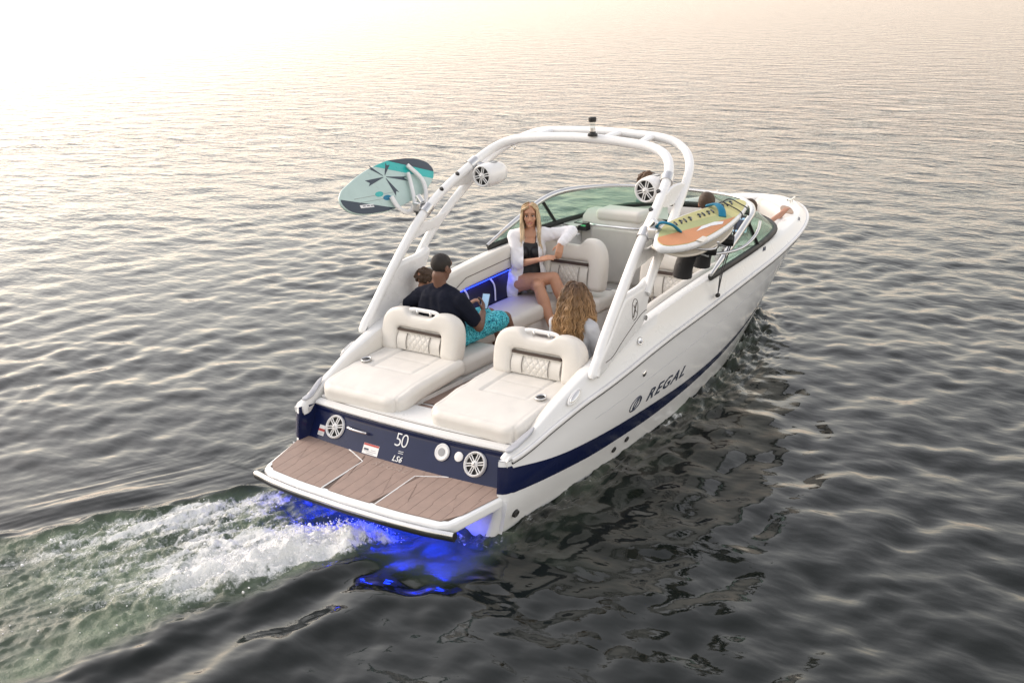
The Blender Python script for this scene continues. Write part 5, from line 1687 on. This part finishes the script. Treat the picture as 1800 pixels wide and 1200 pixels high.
def hair_mop(o, L, hs, m, n, r, vol=1.0, lo=-.5, seed=1, gap=.55):
    """curly mop: knots of hair fused into one mass"""
    rs = np.random.RandomState(seed); P = [ellips(L(vec(0, -.014, .034) * hs), np.array((.078, .098, .088)) * hs * vol * .98)]
    k = 0
    while k < n:
        d = unit(rs.normal(0, 1, 3))
        if d[2] < lo or (d[1] > gap and d[2] < .5) or (d[1] > .2 and d[2] < .0): continue
        c = vec(0, -.014, .034) + d * vec(.080, .100, .090) * vol * rs.uniform(.97, 1.09)
        P.append(ellips(L(c * hs), np.full(3, r * hs * rs.uniform(.7, 1.25)), None, 8, 6)); k += 1
    V, F, N = fuse(P, .0055, 2)
    q = fbm(V[:, 0] * 55 + V[:, 2] * 31, V[:, 1] * 55 - V[:, 2] * 47, 3); V = V + N * (q * .010)[:, None]
    keep = ((V - L(vec(0, 0, 0))) @ M_)[:, 1] < .075 * hs
    F = [f for f in F if all(keep[i] for i in f)]
    return mesh_obj('hair', V, F, m, o)

def hair_strands(o, L, M, hs, m, locks, per, length, curl=0.0, vol=1.0, r=.0045, caps=(), part=0.0, seed=1, fall=.3, face_gap=.55, freq=1.0, out=0.0, name='hair', lo=-.2, clear=False, spread=.012):
    """locks of strands: each lock follows a guide that slides over scalp and shoulders, strands fan out round it"""
    rs = np.random.RandomState(seed)
    Cc = vec(0, -.012, .030); R = vec(.078, .098, .088) * vol
    mb = MB(); tips = []; rnds = []
    up = M.T @ vec(0, 0, 1)         # world up in head space
    for k in range(locks):
        while True:
            d = unit(rs.normal(0, 1, 3))
            if d[2] < lo: continue
            if d[1] > face_gap and d[2] < .62: continue
            if d[1] > .25 and d[2] < .15: continue
            break
        p = Cc + d * R
        side = np.sign(d[0] - part) or 1
        want = vec(side * .8, -.25, -.2) if d[1] > -.3 else vec(d[0] * .5, -.3, -.9)
        t = unit(want - d * (want @ d))
        Ln = length * rs.uniform(.74, 1.06); st = .018
        pts = [p * hs]; ph = rs.uniform(0, 2 * PI)
        q = p.copy(); ns = max(4, int(Ln / st))
        for i in range(ns):
            t = unit(t * (1 - fall) - up * fall + rs.normal(0, .045, 3) + out * unit(q - Cc) * max(0, 1 - i / ns * 1.5))
            q = q + t * st
            e = (q - Cc) / R; le = np.linalg.norm(e)
            if le < 1.03: q = Cc + e / le * R * 1.03
            if clear and q[1] > .015 and -.125 < q[2] < .075 and abs(q[0] + .0) < .070: q[0] = (1 if q[0] > part * .5 else -1) * .070
            W = L(q * hs)
            for (a, b, ra) in caps:
                ab = b - a; tt = np.clip((W - a) @ ab / (ab @ ab), 0, 1); nn = W - (a + ab * tt); dl = np.linalg.norm(nn)
                if dl < ra: W = a + ab * tt + nn / (dl + 1e-9) * ra; q = ((W - L(vec(0, 0, 0))) @ M) / hs
            pts.append(q * hs)
        G = np.array(pts); n_ = len(G); u01 = np.linspace(0, 1, n_)
        T = unit_rows(np.gradient(G, axis=0)); A1 = unit_rows(np.cross(T, unit_rows(G - Cc * hs) + 1e-3)); A2 = np.cross(T, A1)
        lock_b = rs.uniform(0, 1)
        for j in range(per):
            oa, ob = rs.normal(0, spread, 2)
            amp = curl * rs.uniform(.6, 1.2) * np.minimum(1, np.arange(n_) / 4.)
            a = ph + rs.normal(0, .35) + 2 * PI * freq * np.arange(n_) * st / .085
            w = G + A1 * (oa * (.35 + .65 * u01) + amp * np.cos(a))[:, None] + A2 * (ob * (.35 + .65 * u01) * .6 + amp * .6 * np.sin(a))[:, None]
            if rs.rand() < .3: w = w[:max(4, int(n_ * rs.uniform(.7, 1)))]
            rr = r * np.interp(np.linspace(0, 1, len(w)), [0, .3, .8, 1], [.8, 1.1, .8, .2]) * rs.uniform(.7, 1.3)
            V, F = tube(L(w), rr, 4)
            mb.add(V, F); tips += list(np.repeat(np.linspace(0, 1, len(w)), 4)); rnds += [np.clip(lock_b * .7 + rs.rand() * .3, 0, 1)] * len(V)
    ob_ = mb.build(name, m, o, angle=None)
    for nm, ar in (('tip', tips), ('rnd', rnds)):
        at = ob_.data.attributes.new(nm, 'FLOAT', 'POINT'); at.data.foreach_set('value', np.array(ar, np.float32))
    return ob_

def face_details(o, L, M, hs, lip='lips', brow='brow'):
    for sg in (-1, 1):
        V, F = ellips((sg * .031, .0795, .008), (.0135, .008, .0065), None, 12, 8); e = mesh_obj('eye', L(V * hs), F, 'eye_white', o)
        V, F = ellips((sg * .031, .0860, .008), (.0062, .0035, .0062), None, 10, 6); mesh_obj('iris', L(V * hs), F, 'eye_dark', e)
        V, F = tube(catmull([(sg * .046, .0795, .013), (sg * .038, .0865, .0165), (sg * .030, .0885, .0168), (sg * .018, .087, .012)], 8), .0026, 5); mesh_obj('eyelashes', L(np.array(V) * hs), F, 'eye_dark', e)
        V, F = tube(catmull([(sg * .052, .080, .030), (sg * .036, .0935, .037), (sg * .018, .0965, .033)], 8), .0034, 5); mesh_obj('eyebrow', L(np.array(V) * hs), F, brow, o)
    V, F = tube(catmull([(-.025, .083, -.058), (-.010, .0945, -.0615), (0, .0955, -.0625), (.010, .0945, -.0615), (.025, .083, -.058)], 12), [.003] + [.005] * 10 + [.003], 6); lp = mesh_obj('lips', L(np.array(V) * hs), F, lip, o)
    V, F = tube(catmull([(-.016, .0915, -.0635), (0, .0965, -.0665), (.016, .0915, -.0635)], 9), .0028, 5); mesh_obj('teeth', L(np.array(V) * hs), F, 'eye_white', lp)

# --- man with a phone, seen from behind
J = dict(head=(1.36, .64, 1.515), face=(1, -.12, -.28), neck=(1.33, .632, 1.355), chest=(1.30, .625, 1.15), pel=(1.36, .61, .91),
         shR=(1.32, .415, 1.245), shL=(1.31, .845, 1.25), elR=(1.42, .30, 1.00), wrR=(1.62, .40, 1.07), elL=(1.34, 1.075, 1.09), wrL=(1.56, 1.0, .98),
         hipR=(1.40, .50, .90), hipL=(1.40, .72, .90), knR=(1.90, .36, .95), knL=(1.98, .60, .93), anR=(2.02, .34, .52), anL=(2.10, .60, .50))
p, J, L, hs = person('man in navy t-shirt and turquoise swim shorts looking down at a phone', J, 'skin_brown', 1.04, False, ('shirt_navy', .70, .016), ('shorts_print', .86), hands={'R': (vec(.45, .25, .65), vec(-.3, .9, .1), .55)})
_, M_ = head_frame(J['head'], J['face'])
hair_cap(p, L, hs, 'hair_dark', .004, -.062, .045, .003)
PHN = vec(1.735, .455, 1.135)
PH = empty('phone', PHN); tag(PH, 'black mobile phone held by the man in the navy t-shirt', 'phone')
fr = basis(unit(vec(.25, -.95, 0)), unit(vec(.55, .14, .82)), unit(vec(-.8, -.2, .56)), PHN)
V, F = rbox((.075, .15, .010), .004, res=.2, arc=2); mesh_obj('case', fr(V), F, 'rubber', PH)
V, F = box((0, 0, .0055), (.066, .138, .001)); mesh_obj('phone_screen', fr(V), F, 'led_screen', PH, smooth=False)

# --- child beside him
J = dict(head=(1.57, 1.015, 1.305), face=(.85, -.35, -.2), neck=(1.545, 1.0, 1.19), chest=(1.53, .98, 1.07), pel=(1.55, .92, .89), shR=(1.55, .88, 1.145), shL=(1.52, 1.08, 1.145),
         elR=(1.63, .76, 1.05), wrR=(1.71, .615, 1.10), elL=(1.55, 1.14, .99), wrL=(1.70, 1.06, .95), hipR=(1.57, .85, .88), hipL=(1.57, .98, .88), knR=(1.85, .80, .90), knL=(1.86, .93, .90), anR=(1.92, .74, .62), anL=(1.95, .86, .62), hs=1.22)
p, J, L, hs = person('child with short brown hair sitting half hidden behind the man in navy', J, 'skin_tan', .70, False, ('shirt_teal', .6, .012), ('shirt_navy', .8), hands={'R': (vec(.4, -.6, .4), vec(.3, .2, -.9), .7)})
_, M_ = head_frame(J['head'], J['face'])
hair_mop(p, L, hs, 'hair_brown', 150, .014, .98, -.6, 5)

# --- woman in the open white shirt
fw = unit(vec(-.80, -.58, -.06))
J = dict(head=(3.145, .912, 1.628), face=(-.84, -.53, -.08), neck=(3.165, .915, 1.465), chest=(3.14, .925, 1.25), pel=(3.10, .965, .955),
         shR=(3.055, 1.06, 1.405), shL=(3.26, .77, 1.415), elR=(2.965, .955, 1.150), wrR=(2.975, .690, 1.225), elL=(3.30, .515, 1.465), wrL=(3.12, .530, 1.37),
         hipR=(3.03, 1.01, .93), hipL=(3.15, .85, .925), knR=(3.05, .575, 1.035), knL=(2.90, .66, .965), anR=(3.06, .40, .64), anL=(2.86, .47, .56),
         ftR=(-.2, -.7, -.5), ftL=(-.6, -.5, -.3), open=1)
p, J, L, hs = person('woman with long blonde hair in open white shirt and black swimsuit, legs crossed', J, 'skin_light', 1.02, True, ('shirt_white', 1.86, .020), None, voxel=.006,
                     hands={'R': (vec(.35, -.9, .25), vec(.5, .0, -.85), .25), 'L': (vec(-.35, .05, -.95), vec(.6, .3, .2), .35)})
_, M_ = head_frame(J['head'], J['face'])
# swimsuit: torso only, scooped at the neck
Q = []
torso(Q, J, 1, 1.02, True, .006)
V, F, N = fuse(Q, .007, 5)
ax = unit(J['shL'] - J['shR']); upv = unit(J['neck'] - J['pel']); fwd = unit(np.cross(upv, ax)); fwd = fwd if fwd @ J['face'] > 0 else -fwd
loc = V - J['chest']; a_ = loc @ ax; b_ = loc @ upv; c_ = loc @ fwd
top = np.where(np.abs(a_) < .055, .10 + 0 * a_, np.where(np.abs(a_) < .10, .10 + (np.abs(a_) - .055) * 2.6, .10))
strap = (np.abs(np.abs(a_) - .085) < .022) & (b_ < .19)
keep = ((b_ < top) | strap) & (b_ > -.27)
F2 = [f for f in F if all(keep[i] for i in f)]
mesh_obj('swimsuit', smooth_edge(V, F2), F2, 'swimsuit', p)
# shirt open down the front, tails over the hips
Vs, Fs, ms = J['_shirt']
Q = [capsule(J['pel'] + ax * .10 + upv * .08, J['pel'] + ax * .12 - upv * .06 - fwd * .02, .105, .125), capsule(J['pel'] - ax * .10 + upv * .08, J['pel'] - ax * .13 - upv * .10 - fwd * .02, .105, .125)]
V, F, N = fuse([(Vs, Fs)] + Q, .008, 4); V = wrinkle(V, N, .007, 12, 7.7); V = wrinkle(V, N, .002, 24, 2.7)
loc = V - J['chest']; a_ = loc @ ax; b_ = loc @ upv; c_ = loc @ fwd
wid = np.interp(b_, [-.45, -.32, -.2, 0, .10, .17, .24], [.16, .125, .085, .072, .070, .062, .055])
cut = (c_ > -.02) & (np.abs(a_ - .012) < wid) & (b_ < .30)
legs = (c_ > .13) & (b_ < -.24)
keep = ~(cut | legs)
F2 = [f for f in F if all(keep[i] for i in f)]
mesh_obj('shirt', smooth_edge(V, F2, 22), F2, 'shirt_white', p)
# collar
mb = MB()
for sg in (-1, 1):
    P_ = [J['neck'] - fwd * .055 + upv * .02, J['neck'] - fwd * .02 + ax * sg * .062 + upv * .012, J['neck'] + fwd * .045 + ax * sg * .066 - upv * .045, J['neck'] + fwd * .08 + ax * sg * .070 - upv * .12]
    mb.add(*tube(catmull(P_, 16), .016, 6, flat=(.5, 1.5)))
mesh_obj('collar', mb.V, mb.F, 'shirt_white', p)
face_details(p, L, M_, hs)
caps_ = [(J['shR'], J['shL'], .078), (J['chest'] - ax * .07, J['chest'] + ax * .07, .118), (J['neck'], J['chest'], .075), (J['shR'], J['elR'], .07), (J['chest'] - ax * .06, J['pel'] - ax * .06, .115), (J['chest'] + ax * .06, J['pel'] + ax * .06, .115)]
hair_strands(p, L, M_, hs, 'hair_blonde', 80, 8, .50, .004, 1.04, .0036, caps_, .012, 3, .36, .62, .5, 0, clear=True, spread=.008)
# necklace
P_ = [J['neck'] + ax * .05 * math.cos(t) + fwd * (.055 + .02 * math.sin(t) * -1) - upv * (.05 + .06 * math.sin(t)) for t in np.linspace(PI * .02, PI * .98, 16)]
mb = MB(); mb.add(*tube(np.array(P_) + fwd * .012, .0022, 5)); mb.build('necklace', 'chrome', p)

# --- girl with long curly hair
J = dict(head=(1.38, -.735, 1.435), face=(1, .12, -.10), neck=(1.355, -.735, 1.285), chest=(1.34, -.735, 1.10), pel=(1.38, -.72, .90), shR=(1.35, -.905, 1.19), shL=(1.36, -.565, 1.19),
         elR=(1.41, -.955, .965), wrR=(1.62, -.88, .97), elL=(1.43, -.52, .97), wrL=(1.62, -.62, .97), hipR=(1.42, -.81, .89), hipL=(1.42, -.63, .89), knR=(1.84, -.82, .93), knL=(1.84, -.62, .93), anR=(1.92, -.82, .53), anL=(1.92, -.62, .53))
p, J, L, hs = person('girl with long wavy golden hair and grey t-shirt seen from behind', J, 'skin_tan', .93, True, ('shirt_grey', .85, .022), ('shirt_navy', .6))
_, M_ = head_frame(J['head'], J['face'])
caps_ = [(J['shR'], J['shL'], .088), (J['neck'], J['chest'], .10), (J['chest'], J['pel'], .135)]
hair_strands(p, L, M_, hs, 'hair_curly_blonde', 120, 12, .52, .009, 1.13, .0032, caps_, 0, 8, .29, .55, .9, .11, spread=.013)
hair_cap(p, L, hs, 'hair_brown', .010, -.075, .06)

# --- driver
J = dict(head=(3.85, -.71, 1.755), face=(1, .15, -.05), neck=(3.83, -.71, 1.61), chest=(3.80, -.70, 1.40), pel=(3.72, -.68, 1.08), shR=(3.83, -.905, 1.505), shL=(3.82, -.515, 1.505),
         elR=(3.90, -.985, 1.255), wrR=(4.06, -.83, 1.36), elL=(3.92, -.44, 1.27), wrL=(4.07, -.53, 1.37), hipR=(3.75, -.78, 1.06), hipL=(3.75, -.58, 1.06), knR=(4.12, -.78, 1.0), knL=(4.12, -.58, 1.0), anR=(4.14, -.78, .56), anL=(4.14, -.58, .56))
p, J, L, hs = person('driver with cropped brown hair and white t-shirt at the helm, seen from behind', J, 'skin_tan', 1.0, False, ('shirt_white', .70, .016), ('shirt_navy', .8))
hair_cap(p, L, hs, 'hair_brown', .006, -.070, .06, .003)

# --- person in the starboard bow seat, arm along the gunwale
J = dict(head=(5.22, -.56, 1.435), face=(1, .1, 0), neck=(5.20, -.55, 1.30), chest=(5.20, -.53, 1.10), pel=(5.26, -.50, .92), shR=(5.24, -.70, 1.21), shL=(5.20, -.35, 1.21),
         elR=(5.50, -.685, 1.235), wrR=(5.76, -.72, 1.315), elL=(5.32, -.27, 1.0), wrL=(5.52, -.35, .98), hipR=(5.30, -.58, .91), hipL=(5.30, -.40, .91), knR=(5.70, -.45, .93), knL=(5.70, -.30, .93), anR=(5.95, -.28, .86), anL=(5.95, -.15, .86))
p, J, L, hs = person('passenger in the bow with one tanned arm resting along the gunwale', J, 'skin_tan', .98, False, ('shirt_white', .6, .014), ('shirt_navy', .8), hands={'R': (vec(.8, -.1, .35), vec(.2, 0, -1), .35)})
hair_cap(p, L, hs, 'hair_brown', .012, -.05, .06)

# --- curly-haired person in the port bow seat
J = dict(head=(5.30, .735, 1.615), face=(.7, -.6, 0), neck=(5.29, .74, 1.47), chest=(5.28, .73, 1.27), pel=(5.32, .66, .98), shR=(5.22, .56, 1.37), shL=(5.40, .88, 1.37),
         elR=(5.30, .44, 1.12), wrR=(5.50, .40, 1.05), elL=(5.55, .95, 1.17), wrL=(5.65, .75, 1.08), hipR=(5.32, .56, .96), hipL=(5.40, .72, .96), knR=(5.72, .40, .95), knL=(5.78, .55, .95), anR=(5.85, .15, .86), anL=(5.92, .25, .86))
p, J, L, hs = person('passenger with a mop of curly brown hair beyond the windshield', J, 'skin_tan', .96, False, ('shirt_teal', .6, .014), ('shirt_navy', .8))
_, M_ = head_frame(J['head'], J['face'])
hair_mop(p, L, hs, 'hair_curl', 170, .020, 1.06, -.5, 9)
